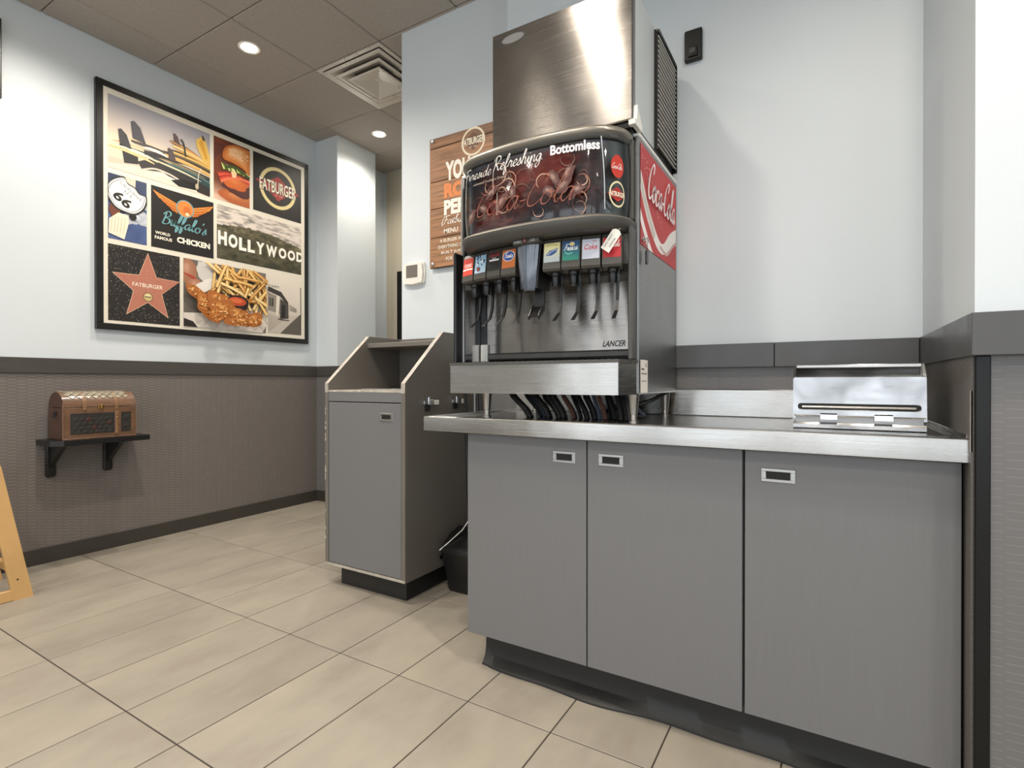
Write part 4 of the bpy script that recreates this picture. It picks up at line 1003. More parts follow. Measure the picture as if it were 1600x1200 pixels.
for xa, xb in ((MX1 - .016, MX1 + .001), (MX0 - .001, MX0 + .016)):
    MB().cbox(xa, xb, MY0, MY0 + .016, MZ0 - .004, MZ1, .005).build('corner_post', M['steel_side'], sm, smooth=0)
for xa, xb in ((MX1 - .020, MX1 - .006), (MX0, MX0 + .014)):
    MB().cbox(xa, xb, MY0 - .050, MY0 + .002, 1.133, 1.572, .004).build('alcove_bezel', M['blackpl'] if xa < -1 else M['hood_dark'], sm, smooth=0)
MB().box(MX0 + .016, MX0 + .022, MY0 + .004, MY0 + .12, 1.13, 1.50).build('alcove_side', M['chrome'], sm, smooth=0)
MB().box(MX1 - .022, MX1 - .016, MY0 + .004, MY0 + .12, 1.13, 1.50).build('alcove_side', M['steel_v'], sm, smooth=0)
MB().cbox(MX0 + .026, MX0 + .06, MY0 + .105, MY0 + .119, 1.13, 1.215, .003).build('alcove_liner', M['whitepl'], sm, smooth=0)
SPY = MY0 + .118
mb = MB()
mb.cbox(MX0 + .05, MX1 - .024, SPY, SPY + .01, 1.175, 1.50, .003)
mb.build('splash_panel', M['steel_v'], sm, smooth=0)
MB().cbox(MX0 + .05, MX1 - .024, SPY - .008, SPY + .012, 1.150, 1.176, .005).build('splash_trim', M['hood_dark'], sm, smooth=0)
MB().cbox(MX0 + .022, MX0 + .05, SPY - .004, SPY + .01, 1.13, 1.50, .003).build('splash_trim', M['blackpl'], sm, smooth=0)
p = Print(lambda u, v, h: (u, SPY - .0006 - h, v))
p.text('LANCER', -.665, 1.200, .022, '3a3a3a', width=.088, bold=.02, shear=.25)
p.build('nameplate', sm)
# drip tray
tp = [(MX0 + .004, MY0 + .003), (MX0 + .035, 1.64), (MX1 - .035, 1.64), (MX1 - .004, MY0 + .003)]
ty = 1.64
def traypoly(o): return [(MX0 + .004 - o, MY0 + .01), (MX0 + .022 - o, ty - o), (MX1 - .036 + o, ty - o), (MX1 - .002 + o, MY0 + .01)]
dt = MB().prism(traypoly(0), 2, 1.016, 1.122).build('drip_tray', M['steel'], sm, smooth=0)
MB().prism(traypoly(.003), 2, 1.122, 1.133).build('tray_rim', M['hood_dark'], dt, smooth=0)
mb = MB()
for k in range(28):
    x = MX0 + .05 + k * (MX1 - MX0 - .1) / 27; mb.box(x - .003, x + .003, ty + .02, MY0 + .1, 1.133, 1.136)
o = mb.build('tray_grille', M['blackpl'], dt, smooth=0); o['kind'] = 'stuff'
MB().cbox(MX0 + .02, MX1 - .02, MY0, SPY, 1.12, 1.134, .002).build('tray_floor', M['hood_dark'], sm, smooth=0)
# legs
lp = [(.020, MZ0), (.021, MZ0 - .006), (.0195, MZ0 - .012), (.0135, TZ + .028), (.0115, TZ + .026), (.0115, TZ + .006), (.017, TZ + .004), (.017, TZ)]
for x, y in ((-1.178, 1.785), (-.572, 1.785), (-.572, 2.20), (-1.178, 2.20)):
    MB().lathe(lp, x, y, 20).build('leg', M['legsteel'], sm)
MB().cbox(MX0 + .001, MX1 - .001, MY0 + .012, MY1 - .002, MZ0 - .004, MZ0 + .012, .002).build('base_rail', M['steel'], sm, smooth=0)

# plan curve of the header
HXL, HXR = -1.216, -.553
HC = (HXL + HXR) / 2; HW = (HXR - HXL) / 2
def resample(grow, front, back, n=64):
    """plan outline from the left side round the bowed front to the right side, evenly spaced"""
    rx, ry, bow = .105, .095, .052
    xl, xr, yf = HXL - grow, HXR + grow, front - grow
    P = [(xl, back)]
    for k in range(41): t = pi / 2 * k / 40; P.append((xl + rx * (1 - cos(t)), yf + ry * (1 - sin(t))))
    P += [(xl + rx + (xr - xl - 2 * rx) * k / 60, yf) for k in range(1, 60)]
    for k in range(41): t = pi / 2 * k / 40; P.append((xr - rx * (1 - sin(t)), yf + ry * (1 - cos(t))))
    P.append((xr, back))
    P = [(x, y - bow * max(0, 1 - ((x - HC) / HW) ** 2)) for x, y in P]
    d = [0]
    for a, b in zip(P[:-1], P[1:]): d.append(d[-1] + math.hypot(b[0] - a[0], b[1] - a[1]))
    out = []; j = 0
    for k in range(n + 1):
        t = d[-1] * k / n
        while j < len(P) - 2 and d[j + 1] < t: j += 1
        q = max(0, min(1, (t - d[j]) / max(1e-9, d[j + 1] - d[j])))
        out.append((P[j][0] + (P[j + 1][0] - P[j][0]) * q, P[j][1] + (P[j + 1][1] - P[j][1]) * q))
    return out
HF, HB = 1.612, 1.752
def band(name, sections, mat_, parent, n=64, smooth=50, label=None):
    """sections: list of (grow, z)"""
    rows = [resample(g, HF, HB, n) for g, z in sections]; vs = []
    for (g, z), r in zip(sections, rows): vs += [(x, y, z) for x, y in r]
    m = n + 1; k = len(sections)
    mb = MB(); mb.add(vs, [(j * m + i, j * m + i + 1, (j + 1) * m + i + 1, (j + 1) * m + i) for j in range(k - 1) for i in range(n)])
    return mb.build(name, M[mat_], parent, smooth=smooth, recalc=False, label=label)
hd = band('header', [(-.06, 1.888), (-.045, 1.893), (-.02, 1.892), (-.006, 1.886), (.0, 1.876), (.0, 1.868), (-.006, 1.862)], 'hood', sm, label='curved pewter drinks header')
# cap over the top
r = resample(-.06, HF, HB, 64); MB().add([(x, y, 1.888) for x, y in r], [tuple(range(65))]).build('header_top', M['hood'], hd, smooth=0)
band('gasket', [(-.006, 1.862), (-.008, 1.85), (-.014, 1.846)], 'hood_dark', hd)
band('lip', [(-.014, 1.604), (-.008, 1.6), (.0, 1.596), (.004, 1.590)], 'hood', hd)
band('lip', [(.004, 1.590), (.002, 1.575), (-.010, 1.556), (-.03, 1.552)], 'hood_dark', hd)
r = resample(-.03, HF, HB, 64); MB().add([(x, y, 1.552) for x, y in r], [tuple(range(65))]).build('underside', M['hood_dark'], hd, smooth=0)
for xs in (HXL, HXR):    # solid side cheeks closing the header back to the cabinet
    s = 1 if xs == HXR else -1
    MB().cbox(xs - (.03 if s > 0 else 0), xs + (.0 if s > 0 else .03), 1.71, MY0 + .02, 1.556, 1.60, .004).cbox(xs - (.02 if s > 0 else 0), xs + (.0 if s > 0 else .02), 1.715, MY0 + .02, 1.60, 1.886, .004).build('side_cheek', M['hood_dark'], hd, smooth=0)
# printed display with painted glare behind the clear pane, following the curve
GR = -.020
RS = resample(GR, HF, HB, 240)
def dmap(u, v, h):
    s = max(0, min(1, u)) * 240; i = int(min(239, s)); q = s - i
    a, b = RS[i], RS[i + 1]; x = a[0] + (b[0] - a[0]) * q; y = a[1] + (b[1] - a[1]) * q
    c = (x - HC, y - HB); l = math.hypot(*c) or 1
    return (x + c[0] / l * h * .3, y - h, 1.604 + .242 * max(0, min(1, v)))
# u-length of panel is ~1 m so u,v are scaled inside the drawing helpers
class Disp(Print):
    def __init__(s):
        s.L = 1.02; s.H = .242
        super().__init__(lambda u, v, h: dmap(u / s.L, v / s.H, h), .0004)
p = Disp(); L_, H_ = p.L, p.H; dr = random.Random(5)
def art(a, b):
    c = (38, 36, 42)
    g = math.exp(-((a - .50) / .16) ** 2 - ((b - .62) / .28) ** 2); g2 = math.exp(-((a - .66) / .10) ** 2 - ((b - .78) / .25) ** 2)
    g3 = math.exp(-((a - .33) / .14) ** 2 - ((b - .25) / .3) ** 2); g4 = math.exp(-((a - .72) / .1) ** 2 - ((b - .3) / .25) ** 2)
    n = fbm(a * 9, b * 5, 3); n2 = fbm(a * 16, b * 9, 9)
    c = mixc(c, (150, 42, 28), (g + g2 * .9 + g3 * .8 + g4 * .4) * (1.0 + n * 1.6))
    c = mixc(c, (224, 120, 80), max(0, n2 + .02) * 1.6 * (g2 + g3 * .6 + g * .3))
    c = mixc(c, (186, 164, 146), max(0, fbm(a * 13, b * 8, 17) - .02) * 3.2 * (g3 + g4 + .25 * g))
    if a < .2: c = mixc(c, (74, 104, 140), max(0, 1 - abs(a - .165) / .035) * .8)
    if a < .145: c = mixc((150, 146, 138), (80, 78, 76), n + .4)
    if b > .86: c = mixc(c, (128, 134, 140), (b - .86) * 5)
    if a > .84: c = mixc((62, 68, 68), (128, 136, 132), max(0, sin((a - .84) * 34)) * .9 + n * .3)  # grey at both ends paints the glassy sheen of the clear pane
    return c
p.raster(0, 0, L_, H_, 150, 50, art)
for k in range(46):
    a, b = .22 + .56 * dr.random(), .08 + .72 * dr.random(); t = dr.random() * 6.28; r0 = .02 + .04 * dr.random()
    x, y = a * L_, b * H_
    p.stroke([(x + r0 * cos(t + q) * (1 - q * .12), y + r0 * .8 * sin(t + q) * (1 - q * .1)) for q in (0, .7, 1.5, 2.3, 3.1, 3.9)], .0035, dr.choice(['b98a72', '8a5a4a', 'd0a890', 'a0644e', '7a3a30']), taper=True)
for (a, b, s, rt) in [(.34, .5, .03, .4), (.30, .30, .028, -.4), (.40, .33, .034, .8), (.64, .52, .034, 2.2), (.70, .55, .036, 1.0), (.68, .38, .034, .5), (.62, .34, .03, 2.8), (.46, .42, .022, 1.5), (.24, .2, .03, .9), (.74, .30, .03, .2)]:
    shaded(p, a * L_, b * H_, s, s * .5, '5c3a34', a * 31, rings=4, hi='d8c4b4', k=.9, amp=.5, rot=rt)
for (a, b) in [(.385, .3), (.365, .62)]: p.stroke([(a * L_, (b - .16) * H_), (a * L_ + .002, (b + .16) * H_)], .006, 'efe8d8', taper=True)
p.stroke([(.845 * L_, 0.02 * H_), (.842 * L_, .5 * H_), (.83 * L_, .98 * H_)], .004, 'b8c2c6')  # glare line painted over the artwork
p.h += .003; p.script('Fireside', .205 * L_, .74 * H_, .018, 'e8e2da', .0032, width=.155); p.script('Refreshing.', .37 * L_, .765 * H_, .022, 'f2ede6', .0042, width=.235)
p.text('Bottomless', .728 * L_, .86 * H_, .032, 'f0f0f0', width=.20, bold=.03)
p.text('unlimited Fountain Drinks', .35 * L_, .655 * H_, .009, 'b0a090', width=.18)
p.script('Coca-Cola', .27 * L_, .16 * H_, .045, '9a5a48', .0045, slant=.5, width=.46)
cxx = .905 * L_; p.ell(cxx, .60 * H_, .034, .037, 'c0392c'); p.script('Coca-Cola', cxx - .030, .565 * H_, .0085, 'f6f0ea', .0022, width=.052)
p.ring(cxx, .23 * H_, .036, .042, 'e3d8ae'); p.poly([(cxx - .05, .23 * H_), (cxx, .23 * H_ + .024), (cxx + .05, .23 * H_), (cxx, .23 * H_ - .024)], 'b03028'); p.text('FATBURGER', cxx, .23 * H_, .016, 'efe6cf', width=.078, bold=.03)
p.build('display_print_glare', hd, 'print_gloss', label='dark red drinks artwork with painted glare behind a clear curved pane')
band('display_pane', [(-.012, 1.604), (-.008, 1.66), (-.007, 1.72), (-.008, 1.80), (-.012, 1.848)], 'pane', hd, label='clear curved plastic pane')

# side sticker, lock, paper label
def smap(u, v, h): return (MX1 + .0012 + h, u, v)
p = Print(smap)
ya, yb, za, zb = MY0 + .018, MY1 - .012, 1.525, 1.868
class Clip(Print):
    def __init__(s, f, x0, x1, y0, y1): super().__init__(lambda u, v, h: f(min(x1, max(x0, u)), min(y1, max(y0, v)), h))
p = Clip(smap, ya, yb, za, zb)
p.raster(ya, za, yb, zb, 10, 10, lambda a, b: mixc('a83434', 'cc3a3a', a * .8 + b * .3))
def rib(pts, w, c, **k): p.stroke([(ya + a * (yb - ya), za + b * (zb - za)) for a, b in pts], w, c, n=8, **k)
rib([(-.05, .66), (.15, .35), (.42, .10), (.62, .08), (.85, .28), (1.1, .42)], .078, 'f0eae4', taper=False)
rib([(-.05, .52), (.12, .26), (.38, .03), (.62, .0), (.9, .18), (1.1, .28)], .05, 'b83434')
rib([(-.05, .36), (.1, .16), (.3, -.04), (.5, -.1)], .03, 'f0eae4'); rib([(.5, .13), (.7, .10), (.9, .26), (1.1, .36)], .012, 'c9a8a4')
rib([(-.05, .74), (.1, .48), (.35, .18)], .03, 'c9c2b8')
for k in range(60):
    a = dr.random() * .55; b = .95 - a * 1.1 + dr.random() * .22 - .1
    if 0 < b < 1: p.ell(ya + a * (yb - ya), za + b * (zb - za), .0022, .003, dr.choice(['f0d8d4', 'e8bcb8', 'd89090']), 6)
p.script('Coca-Cola', ya + .12 * (yb - ya), za + .52 * (zb - za), .062, 'f4efec', .0145, slant=.25, rot=-.02, width=.375, nib=.7)
p.build('side_decal', sm, label='red side decal with white script lettering and a white ribbon')
lk = MB().lathe([(.009, MX1), (.009, MX1 + .006), (.006, MX1 + .008)], MY0 + .04, 1.545, 16, axis=0).build('lock', M['chrome'], sm)
p = Print(smap); p.rect(1.755, MZ0 + .002, 1.84, 1.135, 'e6e0d6'); p.rect(1.765, 1.085, 1.83, 1.09, '8a857c'); p.rect(1.765, 1.10, 1.80, 1.106, '6a655c'); p.rect(1.815, 1.11, 1.826, 1.122, '8a857c'); p.rect(1.765, 1.06, 1.825, 1.064, 'a8a298')
p.build('paper_sticker', sm, label='worn white data sticker')
kf = thing('key_fob', (MX1 + .012, MY0 + .055, 1.50), 'black key fob hanging from the lock on the side of the soda machine', 'key')
MB().tube([(MX1 + .008, MY0 + .04, 1.545), (MX1 + .018, MY0 + .043, 1.548), (MX1 + .022, MY0 + .05, 1.535)], .003, 8).build('key', M['satin'], kf)
MB().tube([(MX1 + .014 + .0 * q, MY0 + .052 + .008 * cos(q), 1.528 + .009 * sin(q)) for q in [i * pi / 5 for i in range(11)]], .0012, 6).build('ring', M['satin'], kf)
MB().prism([(MY0 + .052 + .012 * cos(t), (1.498 if sin(t) >= 0 else 1.472) + .012 * sin(t)) for t in [i * pi / 8 for i in range(16)]], 0, MX1 + .011, MX1 + .016).build('fob', M['blackpl'], kf, smooth=0)

# valves
def vy(x): return 1.618 + .055 * ((x - HC) / .34) ** 2
def ang(x): return math.atan(2 * .055 * (x - HC) / .34 ** 2)
VALV = []
for k in range(4): VALV.append(-1.185 + .0685 * k)
for k in range(4): VALV.append(-.806 + .0675 * k)
LABS = ['cherry red label reading COKE', 'pale blue label with dark splashes', 'black label with red script and white bar', 'orange label with a blue and white oval', 'cream and grey label with a blue leaf shape', 'blue and green label with white script', 'pale grey label with red script', 'red label with white script']
vw = .0655
for k, x in enumerate(VALV):
    y = vy(x); a = ang(x); ca, sa = cos(a), sin(a)
    def L(u, d, z): return (x + u * ca - d * sa * -1 * -1 if False else x + u * ca + d * sa * -1, y + u * sa + d * ca, z)   # u across, d depth back
    def place(mb): 
        mb.v = [L(q[0], q[1], q[2]) for q in mb.v]; return mb
    h = vw / 2 - .0008
    mb = MB().prism([(.0, 1.438), (-.004, 1.446), (.006, 1.535), (.012, 1.548), (.11, 1.552), (.11, 1.45), (.06, 1.436)], 0, -h, h)
    vo = place(mb).build('valve', M['greypl'], sm, smooth=0)
    def fm(u, v, hh_, L=L): 
        t = (v - 1.446) / (1.535 - 1.446); d = -.004 + .010 * t if v <= 1.535 else .006 + (v - 1.535) * .46
        return L(u, d - .0006 - hh_, v)
    p = Print(fm); e = h - .003; z0, z1 = 1.468, 1.5345
    if k == 0:
        p.rect(-e, z0, e, z1, 'd8452f'); p.rect(-e, z1 - .02, e, z1, 'c43a30'); p.text('COKE', 0, 1.506, .013, 'f6f0ea', width=.042, bold=.03); p.stroke([(-e, 1.489), (0, 1.492), (e, 1.490)], .006, 'f6f0ea')
    elif k == 1:
        p.raster(-e, z0, e, z1, 4, 6, lambda a_, b_: mixc('b8cfdf', '86b0cf', b_))
        for q in range(16): p.ell((dr.random() - .5) * .05, 1.495 + dr.random() * .04, .003 + .004 * dr.random(), .002 + .003 * dr.random(), dr.choice(['1c3450', '2c4c70', 'eef4f8', '16202c']), 9, rot=dr.random() * 3)
        p.ell(-.008, 1.483, .009, .008, '2a2224'); p.ell(-.008, 1.482, .005, .005, 'c0402c')
    elif k == 2:
        p.rect(-e, z0, e, z1, '0d0c0d'); p.script('Coca-Cola', -.024, 1.520, .008, 'a8242c', .0022, width=.046); p.rect(-.022, 1.503, .024, 1.509, 'e8e8e8'); p.text('zero', 0, 1.513, .005, 'd8d8d8')
    elif k == 3:
        p.rect(-e, z0, e, z1, 'c96f33'); p.ell(0, 1.511, .026, .019, 'f2efe8'); p.ell(0, 1.511, .024, .017, '2c4f9a'); p.script('Fanta', -.019, 1.505, .009, 'f6f4f0', .003, width=.036)
    elif k == 4:
        p.raster(-e, z0, e, z1, 2, 8, lambda a_, b_: mixc('b9c4c6', 'e6dc9c', b_ * 1.6 - .3)); p.stroke([(-.024, 1.527), (0, 1.529), (.02, 1.525)], .002, 'a08c50')
        p.poly([(-.022, 1.492), (-.008, 1.508), (.022, 1.516), (.016, 1.500), (.0, 1.491)], '28508c'); p.stroke([(-.015, 1.495), (0, 1.505), (.018, 1.512)], .002, 'dce6ee')
    elif k == 5:
        p.raster(-e, z0, e, z1, 4, 8, lambda a_, b_: mixc('2c8f78', '1d4d78', b_ * 1.7 - .3 + .2 * a_)); p.ell(.004, 1.524, .009, .007, 'e0cf8a'); p.script('Fresca', -.024, 1.503, .010, 'eef6f2', .0032, width=.046); p.stroke([(-.02, 1.498), (-.01, 1.49), (.006, 1.494)], .003, '7fd0b4')
    elif k == 6:
        p.rect(-e, z0, e, z1, 'c3c6d2'); p.script('Coke', -.022, 1.503, .011, 'c03038', .004, width=.044) if False else p.text('Coke', 0, 1.508, .018, 'c03038', width=.044, shear=.2, bold=.02); p.text('diet', .012, 1.527, .006, 'c03038')
    else:
        p.rect(-e, z0, e, z1, 'b8242c'); p.script('Coca-Cola', -.025, 1.503, .010, 'f6f0ea', .0028, width=.048)
    p.build('flavour_label', vo, label=LABS[k])
    place(MB().lathe([(.017, 1.438), (.018, 1.428), (.016, 1.424), (.0135, 1.422), (.0135, 1.398), (.011, 1.392), (.011, 1.39)], 0, .036, 16)).build('nozzle', M['blackpl'], vo)
    # lever: strap from behind the nozzle, hanging down then kicked forward
    lv = MB()
    path = [(.014, .050, 1.436), (.015, .054, 1.40), (.014, .050, 1.335), (.012, .040, 1.298), (.004, .012, 1.268)]
    wv = [.007, .006, .0055, .006, .007]
    vs = []
    for (u, d, z), w in zip(path, wv):
        vs += [(u - w, d - .0035, z), (u + w, d - .0035, z), (u + w, d + .0035, z + .002), (u - w, d + .0035, z + .002)]
    lv.add(vs, [(i * 4 + j, i * 4 + (j + 1) % 4, (i + 1) * 4 + (j + 1) % 4, (i + 1) * 4 + j) for i in range(4) for j in range(4)] + [(3, 2, 1, 0), (16, 17, 18, 19)])
    place(lv).build('lever', M['blackpl'], vo, smooth=0)
# mounting plate behind the valves and side cheek of the last valve
MB().prism([(1.74, 1.43), (1.74, 1.556), (1.70, 1.556), (1.675, 1.53), (1.69, 1.45)], 0, MX1 - .045, MX1 - .017).build('valve_cheek', M['greypl'], sm, smooth=0)
MB().cbox(MX0 + .02, MX1 - .02, 1.735, SPY + .01, 1.425, 1.556, .003).build('valve_bar', M['hood_dark'], sm, smooth=0)
# ice chute
cxm = -.893; y = 1.612
ic = MB().prism([(cxm - .05, 1.556), (cxm + .05, 1.556), (cxm + .045, 1.50), (cxm + .033, 1.385), (cxm - .033, 1.385), (cxm - .045, 1.50)], 1, y + .006, y + .10).build('ice_chute', M['blackpl'], sm, smooth=0)
M['chute'] = mat('smoky_chute', '5d6673', .12, coat=.6, var=.25, vscale=(90, 90, 8))
vs = []
for (w, z, d) in ((.043, 1.535, .0), (.036, 1.46, .001), (.026, 1.39, .006), (.02, 1.378, .012)):
    for q in range(9): t = -1 + q / 4; vs.append((cxm + w * t, y + d - .012 * (1 - t * t) , z))
MB().add(vs, [(j * 9 + i, j * 9 + i + 1, (j + 1) * 9 + i + 1, (j + 1) * 9 + i) for j in range(3) for i in range(8)]).build('chute_front', M['chute'], ic, smooth=60)
MB().cbox(cxm - .052, cxm + .052, y - .022, y + .06, 1.536, 1.554, .004).build('chute_hood', M['greypl'], ic, smooth=0)
p = Print(lambda u, v, h: (u, y - .0224 - h, v)); p.text('PUSH', cxm - .03, 1.545, .008, 'd8d8d8'); p.build('chute_lettering', ic); p = Print(lambda u, v, h: (u, y - .0224 - h, v)); p.text('ICE', cxm + .03, 1.545, .008, 'd8d8d8'); p.build('chute_lettering', ic)
MB().lathe([(.008, y - .023), (.008, y - .028), (.004, y - .030)], cxm, 1.545, 12, axis=1).build('red_sensor', mat('dark_red_lens', '5a1814', .2, coat=.5), ic)
lv = MB()
lv.prism([(y + .055, 1.385), (y + .045, 1.385), (y + .042, 1.325), (y + .0, 1.288), (y + .002, 1.284), (y + .05, 1.318)], 0, cxm + .002, cxm + .04)
lv.prism([(y + .03, 1.33), (y - .002, 1.288), (y + .002, 1.275), (y + .05, 1.315)], 0, cxm + .000, cxm + .004).prism([(y + .03, 1.33), (y - .002, 1.288), (y + .002, 1.275), (y + .05, 1.315)], 0, cxm + .038, cxm + .042)
lv.build('ice_lever', M['blackpl'], ic, smooth=0)
# hoses below the machine
hr = random.Random(4)
for k in range(24):
    x = -1.03 + .0180 * k + hr.uniform(-.006, .006); y0 = 1.86 + hr.uniform(-.03, .03)
    lean = .10 - .0035 * k + hr.uniform(-.01, .01)
    MB().tube([(x - lean, y0 + .04, MZ0 + .01), (x - lean * .7, y0 + .02, MZ0 - .02), (x, y0, .95), (x + lean * .25, y0 - .01, TZ - .0)], hr.choice([.008, .0095, .011]), 10).build('hose', M[['hose_k', 'hose_k', 'hose_b', 'hose_k', 'hose_k', 'hose_c', 'hose_k'][(k * 3) % 7]], sm)
for k, (pts, m) in enumerate([([(-.66, 1.95, MZ0), (-.63, 1.97, .97), (-.60, 2.0, .93), (-.62, 2.06, .928)], 'hose_b'), ([(-.62, 1.96, MZ0), (-.64, 2.0, .97), (-.68, 2.02, .93)], 'hose_c'),
     ([(-.55, 2.16, MZ0), (-.60, 2.10, .985), (-.68, 2.06, .955), (-.78, 2.06, .94)], 'hose_k'), ([(-.72, 1.93, MZ0), (-.70, 1.94, .97), (-.64, 1.96, .93), (-.60, 2.0, .926)], 'hose_k'), ([(-.75, 2.02, MZ0), (-.74, 2.02, .926)], 'hose_k')]):
    P_ = []
    for i in range(len(pts) - 1):
        for q in range(5): t = q / 5; P_.append(Vector(pts[i]).lerp(Vector(pts[i + 1]), t))
    P_.append(Vector(pts[-1])); MB().tube(P_, .008, 10).build('hose', M[m], sm)

# paper tag hanging in front of the last valve
tg = thing('paper_tag', (-.60, 1.66, 1.50), 'white paper tag with handwriting hung across the rightmost valve', 'tag')
x0, y0 = VALV[7], vy(VALV[7]) - .022; R = .93
mb = MB(); pts = [(-.034, -.017), (.034, -.017), (.041, -.008), (.041, .008), (.034, .017), (-.034, .017)]
tp_ = [(x0 + .004 + a * cos(R) - b * sin(R), 1.515 + a * sin(R) + b * cos(R)) for a, b in pts]
MB().prism(tp_, 1, y0, y0 + .0008).build('card', M['whitepl'], tg, smooth=0)
p = Print(lambda u, v, h: (u, y0 - .0003 - h, v))
p.text('DO NOT', x0 - .004, 1.519, .007, '3a3a3a', width=.045, rot=R); p.text('DRINK', x0 + .010, 1.510, .006, '3a3a3a', width=.034, rot=R); p.build('handwriting', tg)
MB().tube([(x0 + .027, y0 + .0004, 1.545), (x0 + .030, y0 + .008, 1.553), (x0 + .03, y0 + .02, 1.556)], .0008, 6).build('string', M['whitepl'], tg)

# =================================================================== ICE MACHINE ON TOP
IX0, IX1, IY0, IY1, IZ0, IZ1 = -1.092, -.545, 1.690, 2.235, 1.899, 2.372
im = thing('ice_machine', ((IX0 + IX1) / 2, (IY0 + IY1) / 2, IZ0), 'steel ice maker with a black side louvre on top of the soda machine', 'ice machine')
MB().cbox(IX0, IX1, IY0, IY0 + .03, IZ0 + .022, IZ1, .004).build('front_panel', M['steel_v'], im, smooth=0)
M['icebody'] = mat('pale_grey_enamel', 'b9bdbd', .35)
MB().cbox(IX0 + .003, IX1 - .003, IY0 + .03, IY1, IZ0 + .012, IZ1 - .001, .003).build('casing', M['icebody'], im, smooth=0)
MB().cbox(IX0 + .004, IX1 - .002, IY0 + .008, IY1 - .002, IZ0, IZ0 + .02, .001).build('base_tray', M['blackpl'], im, smooth=0)
MB().prism([(IY0 - .012, IZ0), (IY0 + .065, IZ0), (IY0 + .065, IZ0 + .02), (IY0 + .02, IZ0 + .065), (IY0 + .012, IZ0 + .07), (IY0 + .006, IZ0 + .02), (IY0 - .012, IZ0 + .016)], 0, IX1 - .01, IX1 + .012).build('white_bracket', M['whitepl'], im, smooth=0, label='white plastic corner bracket')
lv0, lv1 = 1.955, 2.225
lf = MB().cbox(IX1 - .003, IX1 + .010, lv0 - .006, lv0, IZ0 + .02, 2.362, .001).cbox(IX1 - .003, IX1 + .016, lv1 - .008, lv1, IZ0 + .02, 2.362, .001).cbox(IX1 - .003, IX1 + .016, lv0, lv1 - .008, 2.35, 2.362, .001).box(IX1 - .003, IX1 - .001, lv0, lv1 - .008, IZ0 + .02, 2.35).build('louvre_frame', M['blackpl'], im, smooth=0)
sl = MB().prism([(IX1 - .001, .004), (IX1 + .009, -.006), (IX1 + .0135, -.0065), (IX1 + .0142, -.0035), (IX1 + .0125, -.001), (IX1 - .001, .008)], 1, lv0, lv1 - .008)
sl.v = [(a, b, c + 1.94) for a, b, c in sl.v]
s0 = sl.build('slat', mat('louvre_slat_grey', 'b4b1ab', .35), im, smooth=0)
for k in range(1, 23): copyo(s0, im, off=(0, 0, .0182 * k))
p = Print(lambda u, v, h: (u, IY0 - .0005 - h, v)); p.ell(-1.0, 2.335, .05, .018, '2b2b2b', 30); p.ell(-1.0, 2.335, .046, .015, '5f5f5f', 30); p.build('badge', im)

# black bracket plate high on the niche wall
t = thing('wall_outlet', (-.47, WY, 2.40), 'small black wall outlet plate high up beside the ice machine', 'outlet')
MB().cbox(-.510, -.440, WY - .022, WY, 2.392, 2.52, .004).build('plate', M['black'], t, smooth=0)
MB().cbox(-.494, -.456, WY - .030, WY - .022, 2.405, 2.445, .003).build('socket', M['blackpl'], t, smooth=0)
MB().lathe([(.012, WY - .030), (.012, WY - .034), (.006, WY - .034)], -.475, 2.425, 16, axis=1).build('jack', M['rail'], t)

# =================================================================== WOODEN SIGN AND THERMOSTAT
sgx0, sgx1, sgz0, sgz1 = -2.012, -1.452, 1.728, 2.488
sg = thing('wooden_sign', ((sgx0 + sgx1) / 2, SY, sgz0), 'brown plank-look wall sign with white and orange lettering behind the soda machine', 'sign')
M['plank'] = mat('brown_plank', '946b4b', .5, var=.55, vscale=(4, 30, 70), obj_var=.15, detail=7)
M['plankd'] = mat('plank_gap', '33231a', .8)
MB().box(sgx0, sgx1, SY - .020, SY - .012, sgz0, sgz1).build('board', M['plankd'], sg, smooth=0)
zs = [sgz0, 1.738, 1.905, 2.075, 2.232, 2.428, sgz1]
zs = [sgz0, 1.904, 2.074, 2.232, 2.428, sgz1]
for a, b in zip(zs[:-1], zs[1:]): MB().cbox(sgx0, sgx1, SY - .026, SY - .020, a + .002, b - .002, .0015).build('plank', M['plank'], sg, smooth=0)
for x, z in ((sgx0 + .024, sgz1 - .018), (sgx0 + .024, sgz0 + .022), (sgx1 - .024, sgz1 - .018), (sgx1 - .024, sgz0 + .022)):
    MB().lathe([(.006, SY), (.006, SY - .026), (.011, SY - .026), (.011, SY - .032), (.008, SY - .034)], x, z, 16, axis=1).build('standoff_screw', M['satin'], sg)
p = Print(lambda u, v, h: (u, SY - .0262 - h, v))
p.ring(-1.700, 2.408, .068, .080, 'e9dcc0'); p.poly([(-1.77, 2.41), (-1.70, 2.46), (-1.63, 2.41), (-1.70, 2.36)], '6a452c'); p.text('FATBURGER', -1.700, 2.412, .040, 'efe6cf', width=.15, bold=.03); p.text('EST. 1952', -1.70, 2.378, .010, 'efe6cf', width=.05)
p.text('YOU', -1.895, 2.276, .112, 'f1ecdf', width=.175, bold=.05, anchor='l'); p.text('RO', -1.905, 2.165, .088, 'dd8448', width=.15, bold=.07, anchor='l'); p.text('PER', -1.905, 2.068, .086, 'f1ecdf', width=.165, bold=.05, anchor='l')
p.script('(Fatburger', -1.925, 1.972, .022, 'f1ecdf', .006, width=.24); p.text('MENU', -1.905, 1.945 - .012, .026, 'f1ecdf', width=.10, anchor='l', bold=.02)
for k, w in enumerate(('A BURGER WITH', 'EVERYTHING ON IT', 'BUILT JUST', 'FOR')): p.text(w, -1.935 + [0, -.012, .01, .045][k], 1.880 - .036 * k, .020, 'e8dfcc', width=[.20, .22, .16, .05][k], anchor='l', bold=.02)
p.build('lettering', sg)
